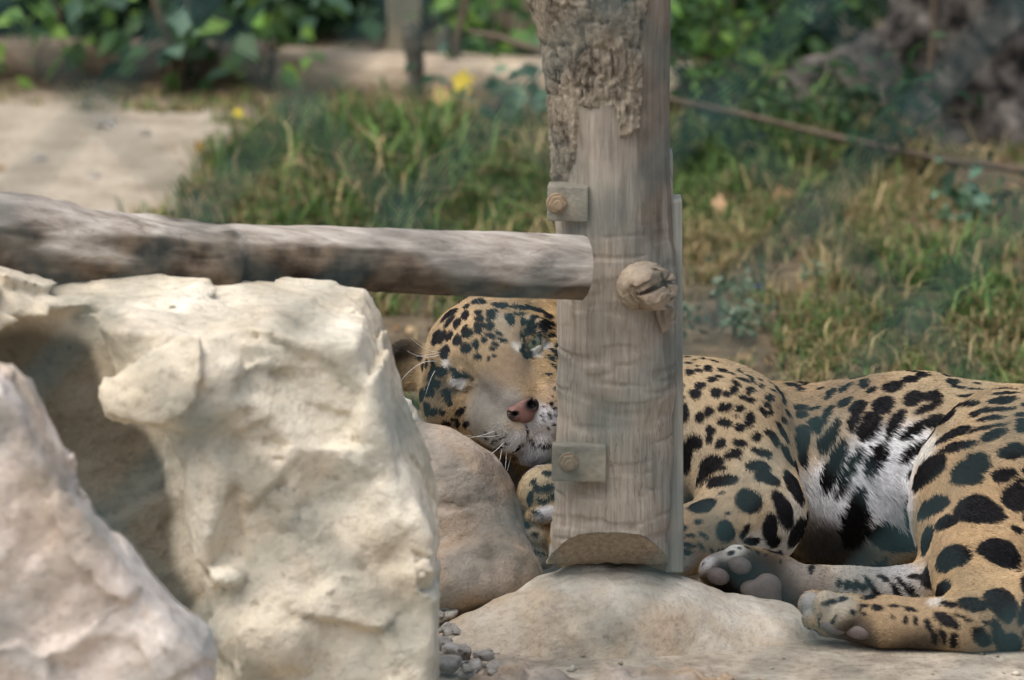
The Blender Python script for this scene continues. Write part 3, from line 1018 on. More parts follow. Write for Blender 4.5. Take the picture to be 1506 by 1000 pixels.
    for q in ((648, 518, -44, -25, -0.02, 0.006), (646, 522, -48, -10, -0.02, 0.006), (644, 532, -58, 26, -0.03, -0.012),
              (642, 520, -30, 0, -0.02, 0.0), (640, 545, -14, 30, -0.03, -0.004),
              (728, 634, -76, 2, -0.05, 0.004), (735, 640, -66, -14, -0.05, 0.004), (742, 650, -52, 22, -0.05, 0.006),
              (738, 660, -6, 22, -0.03, 0.003), (745, 664, -2, 20, -0.03, 0.003), (752, 667, -8, 24, -0.03, 0.003),
              (728, 450, -30, -20, -0.03, 0.01), (744, 458, -22, -14, -0.03, 0.008)):
        wp(*q)
    return root, hit


JAGUAR, jag_hit = build_jaguar()

# ---------------------------------------------------------------- ground
def gz(x, y):
    """height of the ground"""
    x = np.asarray(x, float)
    y = np.asarray(y, float)
    near = 1 - sstep(8.5, 9.3, y)
    P = np.stack([x, y, np.zeros_like(x)], -1)
    return 0.03 * near + 0.02 * fbm(P * 1.3, 3, 61) * sstep(8.7, 9.6, y) + 0.006 * fbm(P * 9, 3, 62)


def path_amount(x, y):
    """1 on the bare sandy path at the left, 0 in the turf"""
    P = np.stack([x, y, np.zeros_like(x)], -1)
    w = 0.35 * fbm(P * 1.6, 4, 71)
    edge = -0.55 - 0.42 * sstep(11.9, 10.4, y) - 0.1 * sstep(12.2, 13.2, y)
    return (1 - sstep(-0.12, 0.16, x - edge + w * 0.5)) * sstep(9.9, 10.7, y + w) * (1 - sstep(12.85, 13.25, y + w * 0.6))


gx = np.concatenate([np.linspace(-60, -3, 24)[:-1], np.linspace(-3, 3, 240), np.linspace(3, 60, 24)[1:]])
gy = np.concatenate([np.linspace(-20, 6.2, 24)[:-1], np.linspace(6.2, 16, 420), np.linspace(16, 120, 30)[1:]])
GX, GY = np.meshgrid(gx, gy, indexing='ij')
GZ = gz(GX, GY)
nx, ny = GX.shape
V = np.stack([GX.ravel(), GY.ravel(), GZ.ravel()], 1)
idx = np.arange(nx * ny).reshape(nx, ny)
Q = np.stack([idx[:-1, :-1], idx[1:, :-1], idx[1:, 1:], idx[:-1, 1:]], -1).reshape(-1, 4)
gme = mesh_np('ground', V, Q)
pa = path_amount(V[:, 0], V[:, 1])
near_a = 1 - sstep(8.2, 8.9, V[:, 1])
vcol(gme, 'zone', np.stack([pa, near_a, np.zeros_like(pa)], 1))
t = NT('ground_soil')
zn = t.attr('zone')
sep = t.n('ShaderNodeSeparateColor')
t.link(zn, sep.inputs[0])
soil = t.ramp(t.noise(9, 8, 0.7), [(0.3, s2l(70, 60, 45)), (0.5, s2l(106, 93, 72)), (0.7, s2l(138, 122, 97))])
sand = t.ramp(t.noise(6, 8, 0.65), [(0.3, s2l(140, 127, 108)), (0.5, s2l(176, 163, 142)), (0.72, s2l(192, 180, 160))])
stone = t.ramp(t.noise(11, 9, 0.65), [(0.3, s2l(128, 118, 104)), (0.5, s2l(170, 158, 140)), (0.7, s2l(196, 186, 168))])
spk = t.ramp(t.noise(60, 4, 0.7), [(0.3, (0.6, 0.58, 0.55)), (0.52, (1, 1, 1))])
c = t.mix(sep.outputs[0], soil, sand)
c = t.mix(sep.outputs[1], c, stone)
c = t.mix(1.0, c, spk, 'MULTIPLY')
n1 = t.bump(t.noise(26, 8, 0.65), 0.7, 0.02)
ground = put('ground', gme, t.done(c, 0.95, n1), kind='structure')

# ---------------------------------------------------------------- rocks
M_CREAM = rock_mat('limestone_cream', s2l(230, 225, 212), s2l(219, 210, 194), s2l(178, 164, 138), s2l(196, 176, 146), 1.0)
M_PINK = rock_mat('limestone_pink', s2l(232, 222, 210), s2l(216, 200, 186), s2l(176, 158, 134), s2l(190, 166, 138), 1.2)
M_GREYB = rock_mat('boulder_grey_brown', s2l(176, 164, 150), s2l(158, 146, 132), s2l(128, 114, 98), s2l(164, 138, 108), 1.6, 0.5)
M_PALE = rock_mat('footing_pale', s2l(208, 200, 184), s2l(192, 182, 164), s2l(150, 136, 117), s2l(178, 158, 132), 1.5, 0.7)
M_RUB = rock_mat('rubble_grey', s2l(196, 192, 184), s2l(174, 168, 158), s2l(134, 126, 116), s2l(172, 156, 134), 3.0)


M_BLOCK = rock_mat('limestone_block', s2l(230, 222, 202), s2l(218, 207, 185), s2l(184, 171, 148), s2l(204, 190, 164), 1.0)
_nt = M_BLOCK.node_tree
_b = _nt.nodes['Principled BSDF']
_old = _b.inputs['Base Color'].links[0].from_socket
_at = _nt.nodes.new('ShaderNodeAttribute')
_at.attribute_name = 'shade_dirt'
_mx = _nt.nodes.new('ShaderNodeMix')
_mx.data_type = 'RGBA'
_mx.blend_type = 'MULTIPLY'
_mx.inputs[7].default_value = (0.25, 0.25, 0.24, 1)  # darkens the hollow with painted shade and dirt
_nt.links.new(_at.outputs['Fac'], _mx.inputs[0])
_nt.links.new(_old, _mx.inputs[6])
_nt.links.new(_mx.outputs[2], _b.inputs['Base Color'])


def px_poly(pts, Y):
    """outline of a thing Y metres away as offsets from its first point, along right / up"""
    o = at(pts[0][0], pts[0][1], Y)
    q = PXM * Y / CP
    return o, [((x - pts[0][0]) * q, -(y - pts[0][1]) * q) for x, y in pts]


UPW = np.array([0, 0, 1.0])
FWD = np.array([0, 1.0, 0])


def big_rock():
    pts = [(-260, 430), (-60, 428), (40, 470), (180, 478), (330, 488), (470, 496), (524, 506), (546, 545), (560, 610), (580, 665), (618, 735), (636, 800), (640, 850), (626, 930), (626, 1120), (300, 1160), (-300, 1160)]
    Y0 = 7.02
    o, poly = px_poly(pts, Y0)
    D = 0.20
    F = Field(o + np.array([-0.10, -0.16, -0.74]), o + np.array([0.93, 2 * D + 0.14, 0.12]), 0.0055)
    mid = o + FWD * D
    F.prism(poly, mid, RT, UPW, FWD, D, 0.014)
    # top slopes back a little
    def sub(px, py, dy, rx, ry, rz, k=0.03, ang=0.0, op='sub'):
        q = PXM * Y0
        c, n = math.cos(math.radians(ang)), math.sin(math.radians(ang))
        R = np.array([RT * c - UPW * n, -RT * n - UPW * c, FWD])
        p = at(px, py, Y0) + FWD * dy
        F.ellipsoid(p, (rx * q, ry * q, rz * q), R, k, op)
    # the dark hollow that runs down the left
    o2, rec = px_poly([(-330, 500), (130, 488), (165, 575), (235, 655), (262, 700), (282, 850), (300, 960), (320, 1160), (-330, 1160)], Y0)
    F.prism(rec, o2 - FWD * 0.06, RT, UPW, FWD, 0.23, 0.02, 0.012, 'sub')
    sub(120, 640, -0.05, 70, 190, 130, 0.03, 6)
    sub(205, 800, -0.06, 78, 210, 150, 0.03, -14)
    sub(60, 560, -0.04, 60, 90, 90, 0.03)
    sub(150, 560, -0.035, 40, 60, 70, 0.02)
    # overhanging brow
    sub(240, 590, -0.005, 105, 52, 55, 0.02, 8, 'add')
    sub(300, 560, 0.0, 90, 60, 50, 0.03, 0, 'add')
    sub(345, 668, -0.05, 36, 40, 75, 0.012, -30)
    sub(400, 655, -0.02, 34, 18, 40, 0.012, 5)
    # fluted pillar below it
    sub(312, 760, 0.02, 24, 110, 48, 0.012, 8, 'add')
    sub(345, 780, -0.02, 24, 90, 46, 0.012, 4)
    sub(335, 850, 0.0, 36, 30, 40, 0.012, 0, 'add')
    sub(340, 905, -0.03, 60, 34, 60, 0.02)
    sub(380, 930, 0.0, 90, 60, 50, 0.03, 0, 'add')
    # scoops on the broad right face
    sub(490, 740, -0.045, 52, 100, 80, 0.02, -24)
    sub(560, 830, -0.04, 70, 44, 70, 0.02, -25)
    sub(600, 900, -0.06, 90, 60, 90, 0.03)
    sub(395, 575, -0.035, 40, 24, 60, 0.012, 10)
    sub(410, 675, -0.02, 26, 10, 36, 0.006, 12)
    sub(412, 716, -0.015, 12, 7, 28, 0.004)
    sub(540, 655, -0.02, 14, 12, 32, 0.005, -30)
    sub(470, 610, -0.03, 50, 26, 50, 0.02, 25)
    sub(620, 700, -0.03, 40, 60, 60, 0.02, 20)
    F.displace(lambda P: 0.003 * fbm(P * 6, 3, 11) + 0.002 * ridged(P * 22, 3, 14) + 0.12 * facets(P + 0.008 * fbm(P * 14, 2, 17)[:, None], 5, 12) + 0.07 * facets(P, 14, 15) + 0.004 * fbm(P * 40, 3, 13), 0.04)
    v, q = F.mesh()
    v = relax(v.astype(np.float32), q, 1, 0.4)
    me = mesh_np('limestone_block', v, q)
    # painted shade and some dirt, ragged at the edge, in the left hollow
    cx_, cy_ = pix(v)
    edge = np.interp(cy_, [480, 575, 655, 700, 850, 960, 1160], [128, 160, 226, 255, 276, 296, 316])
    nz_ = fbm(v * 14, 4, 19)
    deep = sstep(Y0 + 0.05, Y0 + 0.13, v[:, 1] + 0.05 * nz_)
    vcol(me, 'shade_dirt', sstep(-6, 22, edge - cx_ + 26 * nz_) * deep * sstep(470, 510, cy_ + 20 * nz_))
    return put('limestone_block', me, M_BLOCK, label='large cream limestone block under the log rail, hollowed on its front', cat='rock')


big_rock()


def slab():
    pts = [(-60, 540), (4, 568), (32, 612), (46, 650), (82, 720), (92, 750), (148, 822), (214, 902), (250, 944), (284, 978), (300, 1030), (312, 1240), (-80, 1240)]
    Y0 = 6.45
    o, poly = px_poly(pts, Y0)
    D = 0.08
    F = Field(o + np.array([-0.07, -0.1, -0.66]), o + np.array([0.40, 2 * D + 0.1, 0.08]), 0.005)
    F.prism(poly, o + FWD * D, RT, UPW, FWD, D, 0.02)
    q = PXM * Y0
    def sub(px, py, dy, rx, ry, rz, k=0.02):
        F.ellipsoid(at(px, py, Y0) + FWD * dy, (rx * q, ry * q, rz * q), None, k, 'sub')
    for a in ((30, 900, -0.03, 80, 70, 60), (60, 980, -0.04, 110, 60, 80), (180, 920, -0.03, 60, 30, 50), (0, 660, -0.02, 20, 30, 36), (60, 800, -0.03, 70, 40, 44)):
        rx, ry, rz = a[3], a[5], a[4]
        F.ellipsoid(at(a[0], a[1], Y0) + FWD * a[2], (rx * q, ry * q * 0.8, rz * q), None, 0.03, 'sub')
    F.displace(lambda P: 0.008 * fbm(P * 7, 3, 31) + 0.10 * facets(P + 0.02 * fbm(P * 14, 2, 37)[:, None], 9, 32) + 0.07 * facets(P, 24, 35) + 0.003 * fbm(P * 55, 3, 33), 0.035)
    v, q2 = F.mesh()
    v = relax(v.astype(np.float32), q2, 1, 0.4)
    put('limestone_slab', mesh_np('limestone_slab', v, q2), M_PINK, label='pinkish white stone slab with a steep sloping edge before the cream block', cat='rock')


slab()


def blob_rock(name, label, mat, cells, h, amp, seed, k=0.03, fine=40, kind_cat='rock', carve=()):
    P = [at(px, py, Y) for px, py, Y, *_ in cells]
    lo = np.min([p - max(c[3:6]) * PXM * c[2] for p, c in zip(P, cells)], 0) - 0.04
    hi = np.max([p + max(c[3:6]) * PXM * c[2] for p, c in zip(P, cells)], 0) + 0.04
    F = Field(lo, hi, h)
    for p, c in zip(P, cells):
        q = PXM * c[2]
        ang = c[6] if len(c) > 6 else 0
        ct, st = math.cos(math.radians(ang)), math.sin(math.radians(ang))
        F.ellipsoid(p, (c[3] * q, c[4] * q, c[5] * q), np.array([RT * ct - UPW * st, -RT * st - UPW * ct, FWD]), k)
    for c in carve:
        q = PXM * c[2]
        F.ellipsoid(at(*c[:3]), (c[3] * q, c[4] * q, c[5] * q), None, 0.012, 'sub')
    F.displace(lambda X: amp * fbm(X * 12, 4, seed) + amp * 0.45 * fbm(X * fine, 3, seed + 5) + amp * 0.4 * ridged(X * 20, 2, seed + 9), 0.05)
    v, q = F.mesh()
    v = relax(v.astype(np.float32), q, 1, 0.4)
    return put(name, mesh_np(name, v, q), mat, label=label, cat=kind_cat)


blob_rock('boulder', 'smooth grey brown boulder with a rough foot beneath the jaguar\'s chin', M_GREYB,
          [(655, 740, 7.96, 108, 108, 100), (590, 730, 8.0, 100, 120, 90), (680, 800, 7.93, 92, 92, 84), (700, 820, 7.87, 68, 58, 50), (742, 838, 7.84, 40, 40, 38), (700, 858, 7.82, 96, 40, 60), (640, 870, 7.84, 70, 60, 60)],
          0.0045, 0.008, 101, 0.045, carve=[(690, 776, 7.82, 12, 7, 14), (715, 812, 7.80, 22, 8, 14), (668, 745, 7.86, 30, 6, 10)])
blob_rock('white_stone', 'small white stone between the cream block and the jaguar\'s cheek', M_CREAM,
          [(586, 615, 8.02, 34, 40, 40), (604, 650, 8.03, 40, 40, 44), (570, 650, 8.02, 44, 36, 40)], 0.004, 0.030, 121, 0.012)
blob_rock('footing_mound', 'pale domed stone footing that carries the wooden post', M_PALE,
          [(890, 985, 7.74, 210, 160, 170), (1060, 1030, 7.76, 270, 165, 140, 6), (900, 975, 7.78, 110, 150, 110), (720, 985, 7.72, 110, 90, 120, -10)], 0.0055, 0.008, 131, 0.05)
blob_rock('ledge_stone', 'low brown stone ledge in front of the pale footing', M_GREYB,
          [(900, 1030, 7.46, 170, 40, 110), (1060, 1035, 7.45, 200, 34, 110, 3), (760, 1030, 7.46, 120, 44, 100)], 0.006, 0.026, 141, 0.04)

# small rubble beside the cream block
rub_spots = [(664, 880, 20, 'flat'), (690, 895, 26, 'x'), (655, 905, 16, 'x'), (668, 925, 20, 'x'), (648, 945, 16, 'x'), (700, 925, 16, 'x'), (672, 955, 24, 'x'), (655, 975, 22, 'x'), (690, 985, 18, 'x'), (712, 962, 14, 'x'), (730, 985, 16, 'x')]
rub_src = []
for k in range(3):
    F = Field((-0.05, -0.05, -0.05), (0.05, 0.05, 0.05), 0.004)
    F.ellipsoid((0, 0, 0), (0.034, 0.028, 0.021), None, 0.0)
    F.displace(lambda X: 0.006 * fbm(X * 30 + k * 9.1, 3, 150 + k) + 0.3 * facets(X + k * 3.3, 28, 155 + k), 0.04)
    v, q = F.mesh()
    rub_src.append(mesh_np('rubble_stone', v, q))
RUBLAB = 'small grey rubble stone lying between the cream block and the pale footing'
for i, (px, py, r, _) in enumerate(rub_spots):
    p = ground_at(px, py, 0.05)
    o = put('rubble_stone', rub_src[i % 3], M_RUB, label=RUBLAB, cat='stone', group='rubble beside the cream block', loc=tuple(p))
    sc = r * PXM * 7.6 / 0.03
    o.scale = (sc, sc, sc * random.uniform(0.7, 1.0))
    o.rotation_euler = (random.uniform(-.3, .3), random.uniform(-.3, .3), random.uniform(0, 6.28))

# ---------------------------------------------------------------- the wooden post
POST_Y = 7.74


def wood_mat_two(name, light, mid, dark, grain, streak):
    m = wood_mat(name, light, mid, dark, grain, streak)
    nt = m.node_tree
    b = nt.nodes['Principled BSDF']
    old = b.inputs['Base Color'].links[0].from_socket
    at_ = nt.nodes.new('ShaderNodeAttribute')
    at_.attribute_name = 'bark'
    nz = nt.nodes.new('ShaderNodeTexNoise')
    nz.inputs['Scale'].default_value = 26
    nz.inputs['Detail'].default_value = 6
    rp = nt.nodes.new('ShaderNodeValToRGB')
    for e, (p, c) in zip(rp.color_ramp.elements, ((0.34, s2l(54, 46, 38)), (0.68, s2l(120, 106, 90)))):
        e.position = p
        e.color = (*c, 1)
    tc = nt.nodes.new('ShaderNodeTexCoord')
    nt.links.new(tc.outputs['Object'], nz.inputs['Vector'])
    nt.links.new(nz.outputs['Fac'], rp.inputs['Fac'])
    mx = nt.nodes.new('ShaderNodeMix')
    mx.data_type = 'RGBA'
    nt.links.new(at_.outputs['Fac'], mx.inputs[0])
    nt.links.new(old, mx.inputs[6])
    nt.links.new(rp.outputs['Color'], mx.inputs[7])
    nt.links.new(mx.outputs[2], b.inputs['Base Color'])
    return m


def wood_mat(name, light, mid, dark, grain=(1, 1, 0.06), streak=60):
    t = NT(name)
    v = t.coord(grain)
    a = t.noise(streak, 6, 0.65, v, 0.4)
    c = t.ramp(a, [(0.28, dark), (0.48, mid), (0.68, light)])
    b = t.noise(4, 5, 0.6)
    bb = t.ramp(b, [(0.3, (0.62, 0.61, 0.62)), (0.5, (0.98, 0.98, 0.98)), (0.75, (1.06, 1.05, 1.03))])
    c = t.mix(1.0, c, bb, 'MULTIPLY')
    cr = t.noise(streak * 0.45, 3, 0.5, v, 1.4)
    crk = t.ramp(cr, [(0.485, (1, 1, 1)), (0.5, (0.62, 0.58, 0.55)), (0.515, (1, 1, 1))])
    msk = t.ramp(t.noise(7, 3, 0.5), [(0.5, (0, 0, 0)), (0.62, (1, 1, 1))])
    c = t.mix(msk, c, t.mix(1.0, c, crk, 'MULTIPLY'))
    n1 = t.bump(a, 0.35, 0.006)
    n2 = t.bump(t.noise(150, 4, 0.6), 0.25, 0.002, n1)
    return t.done(c, 0.88, n2)


M_WOOD = wood_mat('post_wood', s2l(172, 160, 141), s2l(150, 138, 120), s2l(122, 109, 93), (1, 1, 0.08), 130)
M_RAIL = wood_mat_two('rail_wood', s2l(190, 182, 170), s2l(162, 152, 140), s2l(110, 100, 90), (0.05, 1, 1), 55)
M_BOARD = wood_mat('board_wood', s2l(176, 176, 166), s2l(150, 148, 138), s2l(110, 106, 98))
tb = NT('post_bark')
ba = tb.noise(34, 7, 0.7, tb.coord((1, 1, 0.5)), 0.6)
bc = tb.ramp(ba, [(0.32, s2l(64, 57, 48)), (0.46, s2l(128, 118, 102)), (0.68, s2l(166, 154, 134))])
M_BARK = tb.done(bc, 0.95, tb.bump(tb.noise(70, 6, 0.7), 0.8, 0.008))

post = empty('wooden_post', (0.15, POST_Y, 0.12), 'thick upright wooden post with peeling bark, standing on the pale footing', 'post')


def build_post():
    prof = [(-500, 740, 975), (-200, 765, 985), (-40, 770, 984), (0, 778, 984), (30, 790, 984), (60, 800, 983), (130, 808, 982), (250, 815, 984), (340, 818, 989), (400, 817, 995), (500, 820, 993), (650, 818, 988), (760, 812, 985), (850, 803, 984)]
    zz, cx, rr = [], [], []
    for py, l, r in prof:
        a, b = at(l, py, POST_Y), at(r, py, POST_Y)
        zz.append(a[2])
        cx.append((a[0] + b[0]) / 2)
        rr.append((b[0] - a[0]) / 2)
    zz, cx, rr = np.array(zz)[::-1], np.array(cx)[::-1], np.array(rr)[::-1]
    z = np.arange(zz[0], zz[-1], 0.0026)
    n = 300
    th = np.arange(n) / n * 2 * math.pi
    Zg, Tg = np.meshgrid(z, th, indexing='ij')
    C = np.interp(Zg, zz, cx)
    R = np.interp(Zg, zz, rr)
    X, Yc = np.cos(Tg), np.sin(Tg)            # Yc = -1 faces the camera
    P = np.stack([X * 0.09, Yc * 0.09, Zg], -1)
    # bark edge: height above which bark remains, seen across the front (photo rows)
    u = C + R * X
    pxs, pys = pix(np.stack([u, POST_Y + R * Yc, Zg], -1))
    nz = 14 * fbm(P * 55, 3, 81) + 9 * fbm(P * 16, 2, 82)
    front = Yc < 0.35
    lim = np.interp(pxs, [800, 835, 846, 852, 905, 912, 938, 944, 952, 990], [262, 255, 235, 148, 152, 196, 190, 120, -30, -60])
    m = sstep(-5, 5, (lim + nz) - pys) * front + (~front) * sstep(-5, 5, 120 + nz - pys)
    inner = np.clip((lim - pys) / 60, 0, 1)
    lump = 0.5 + 0.5 * fbm(P * np.array([110, 110, 80]), 3, 84)
    crack = ridged(P * np.array([52, 52, 26]), 3, 85)
    rbark = m * (0.0035 + 0.008 * lump - 0.007 * sstep(0.40, 0.85, crack) + 0.002 * (1 - inner))
    wood = 0.0035 * fbm(P * np.array([10, 10, 3]), 3, 86) + 0.0012 * fbm(P * np.array([60, 60, 6]), 2, 87)
    # axe hollows on the lower bare part
    hew = fbm(P * np.array([9, 9, 30]), 2, 88)
    wood = wood + (0.0030 * hew - 0.0022 * sstep(0.55, 0.8, ridged(P * np.array([7, 7, 34]), 2, 89))) * sstep(250, 460, pys)
    # lower part hewn flat towards the viewer
    flat = sstep(300, 460, pys)
    cap_ = 0.90
    Yf = np.where(Yc < -cap_, -cap_ - (Yc + cap_) * -0.35 if False else -cap_ + (Yc + cap_) * 0.35, Yc)
    Yc2 = Yc * (1 - flat) + Yf * flat
    Rt = R - 0.004 * m + rbark + wood
    V = np.stack([C + Rt * X, POST_Y + Rt * Yc2, Zg], -1)
    nzs = len(z)
    idx = np.arange(nzs * n).reshape(nzs, n)
    nxt = np.roll(idx, -1, 1)
    Q = np.stack([idx[:-1], nxt[:-1], nxt[1:], idx[1:]], -1).reshape(-1, 4)
    Vf = V.reshape(-1, 3)
    # bottom: seat on the footing, chamfered towards the viewer (peak at photo row 787)
    zc = at(890, 826, POST_Y)[2]
    f0 = POST_Y - 0.016
    need = zc + np.clip(f0 - Vf[:, 1], 0, 1) * 0.95
    low = Vf[:, 2] < need
    Vf[low, 2] = need[low]
    fm = m.reshape(-1)[Q].mean(1) > 0.15
    def split(sel):
        q = Q[sel]
        used, inv = np.unique(q, return_inverse=True)
        return Vf[used], inv.reshape(-1, 4)
    v, q = split(~fm)
    # close the underside
    ring = idx[0]
    me = mesh_np('trunk', v, q)
    gx_, gy_ = pix(v)
    gn = fbm(v * np.array([40, 40, 9]), 3, 95)
    vcol(me, 'bark', 0.55 * sstep(-0.15, 0.35, gn + (330 - gy_) / 420 + (gx_ - 930) / 120))
    wood_o = put('trunk', me, wood_mat_two('post_wood_silvered', s2l(176, 167, 152), s2l(156, 146, 131), s2l(130, 119, 104), (1, 1, 0.08), 130), post)
    v, q = split(fm)
    bark_o = put('bark', mesh_np('bark', v, q), M_BARK, post)
    bark_o['label'] = 'rough brown bark peeling off the upper post'
    # underside cap
    rv = Vf[ring]
    ctr = rv.mean(0)
    k = 24
    rows = [rv[::4] * (1 - a) + ctr * a for a in (0, 0.25, 0.5, 0.75, 0.98)]
    rows = [np.stack([r[:, 0], r[:, 1], zc + np.clip(f0 - r[:, 1], 0, 1) * 0.95 - 0.0004], 1) for r in rows]
    cv = np.concatenate(rows)
    nn = len(rows[0])
    cf = []
    for i in range(4):
        for j in range(nn):
            j2 = (j + 1) % nn
            cf.append((i * nn + j, (i + 1) * nn + j, (i + 1) * nn + j2, i * nn + j2))
    put('cut_end', mesh_np('cut_end', cv, np.array(cf)), M_WOOD, post)


build_post()
M_STEEL = plain_mat('bracket_painted_steel', s2l(146, 140, 124), 0.55, 0.26, 34, 0.7, 0.25)
M_BOLT = plain_mat('bolt_steel', s2l(150, 132, 108), 0.5, 0.2, 80, 0.3, 0.2)


def hexbolt(parent, p, r):
    import bmesh
    bm = bmesh.new()
    def cyl(n, rad, y0, y1, rot=0.0):
        a = [bm.verts.new((rad * math.cos(rot + 2 * math.pi * i / n), y0, rad * math.sin(rot + 2 * math.pi * i / n))) for i in range(n)]
        b = [bm.verts.new((rad * (0.9 if n > 6 else 0.94) * math.cos(rot + 2 * math.pi * i / n), y1, rad * (0.9 if n > 6 else 0.94) * math.sin(rot + 2 * math.pi * i / n))) for i in range(n)]
        for i in range(n):
            bm.faces.new((a[i], a[(i + 1) % n], b[(i + 1) % n], b[i]))
        bm.faces.new(b)
        bm.faces.new(a[::-1])
    cyl(24, r * 1.22, 0.004, -0.002)
    cyl(6, r, -0.002, -0.012, 0.3)
    cyl(16, r * 0.55, -0.012, -0.021)
    bmesh.ops.recalc_face_normals(bm, faces=bm.faces)
    me = bpy.data.meshes.new('bolt')
    bm.to_mesh(me)
    bm.free()
    b = put('bolt', me, M_BOLT)
    b.parent = parent
    b.location = p
    b.rotation_euler = (0, 0.2, 0.12)


def bracket(x0, y0, x1, y1, bx, by, Yf, thick):
    a, b = at(x0, y0, Yf), at(x1, y1, Yf)
    c = (a + b) / 2
    w, hgt = b[0] - a[0], a[2] - b[2]
    o = put('bracket', boxmesh('bracket', w, thick, hgt, 0.0025), M_STEEL, post, loc=None)
    o.matrix_parent_inverse = Matrix.Identity(4)
    loc = Vector(c) + Vector((0, thick / 2, 0)) - Vector(post.location)
    o.location = loc
    o.rotation_euler = (0, math.radians(0.8), math.radians(-4))
    q = at(bx, by, Yf) - c
    hexbolt(o, (q[0], -thick / 2 - 0.001, q[2]), 0.0128)


bracket(806, 274, 866, 326, 821, 299, POST_Y - 0.088, 0.040)
bracket(812, 655, 892, 709, 838, 680, POST_Y - 0.092, 0.024)

# weathered board bolted to the far side of the post
a, b = at(986, 222, POST_Y + 0.02), at(1001, 838, POST_Y + 0.02)
for (l0, l1, t0, t1) in (((979, 222), (989, 300), 0, 0), ((978, 290), (1002, 836), 0, 0)):
    a, b = at(l0[0], l0[1], POST_Y + 0.02), at(l1[0], l1[1], POST_Y + 0.02)
    c = (a + b) / 2
    o = put('side_board', boxmesh('side_board', b[0] - a[0], 0.055, a[2] - b[2], 0.003), M_BOARD, post)
    o.matrix_parent_inverse = Matrix.Identity(4)
    o.location = Vector(c) - Vector(post.location)
    o.rotation_euler = (0, math.radians(-0.6), 0)


def stub():
    c = at(966, 428, POST_Y - 0.075)
    F = Field(c - 0.085, c + 0.085, 0.0016)
    ax = np.array([0.42, -0.85, 0.05])
    ax /= np.linalg.norm(ax)
    q = PXM * POST_Y
    tip = at(972, 426, POST_Y - 0.125)
    basep = tip - ax * 0.075
    F.capsule(basep, tip, 0.037, 0.030, 0.0)
    # sawn end, slightly split in facets
    for n, d in ((ax, 0.0), (ax * 0.8 + np.array([0.1, 0, -0.62]), 0.010), (ax * 0.75 + np.array([-0.65, 0, 0.1]), 0.016), (ax * 0.75 + np.array([0.3, 0, 0.6]), 0.018)):
        n = n / np.linalg.norm(n)
        X, Yy, Z = F.ax[0][:, None, None], F.ax[1][None, :, None], F.ax[2][None, None, :]
        dd = (X - tip[0]) * n[0] + (Yy - tip[1]) * n[1] + (Z - tip[2]) * n[2] - d
        F.f = np.maximum(F.f, dd.astype(np.float32))
    # splits
    e0 = tip + ax * 0.002
    def pp(px, py):
        d = ray(px, py)
        t = ((e0 - EYE) @ ax) / (d @ ax)
        return EYE + d * t
    for A, B, w in (((944, 437), (980, 416), 0.0030), ((980, 416), (1003, 416), 0.0030), ((980, 416), (970, 396), 0.0022), ((984, 420), (995, 448), 0.0028), ((980, 414), (990, 402), 0.0015)):
        a_, b_ = pp(*A), pp(*B)
        for dep in (-0.012, -0.006, 0.0, 0.006, 0.012, 0.018):
            F.capsule(a_ - ax * dep, b_ - ax * dep, w * 0.7, w, 0.001, 'sub')
    F.displace(lambda X: 0.002 * fbm(X * 60, 3, 91) + 0.003 * fbm(X * 22, 2, 92) + 0.13 * facets(X, 42, 93), 0.02)
    v, qd = F.mesh()
    v = relax(v.astype(np.float32), qd, 1, 0.3)
    put('branch_stub', mesh_np('branch_stub', v, qd), wood_mat('stub_wood', s2l(186, 172, 152), s2l(164, 148, 126), s2l(120, 104, 84), (1, 1, 1), 30), post)
    F = Field(at(982, 478, POST_Y - 0.06) - 0.05, at(982, 478, POST_Y - 0.06) + 0.05, 0.0018)
    for k, (dx, w) in enumerate(((-8, 6), (2, 7), (10, 5))):
        F.capsule(at(976 + dx, 455, POST_Y - 0.072), at(978 + dx * 0.6, 490 - 4 * k, POST_Y - 0.066), w * q, w * q * 0.4, 0.003)
    v, qd = F.mesh()
    put('torn_wood', mesh_np('torn_wood', v, qd), M_WOOD, post)


stub()

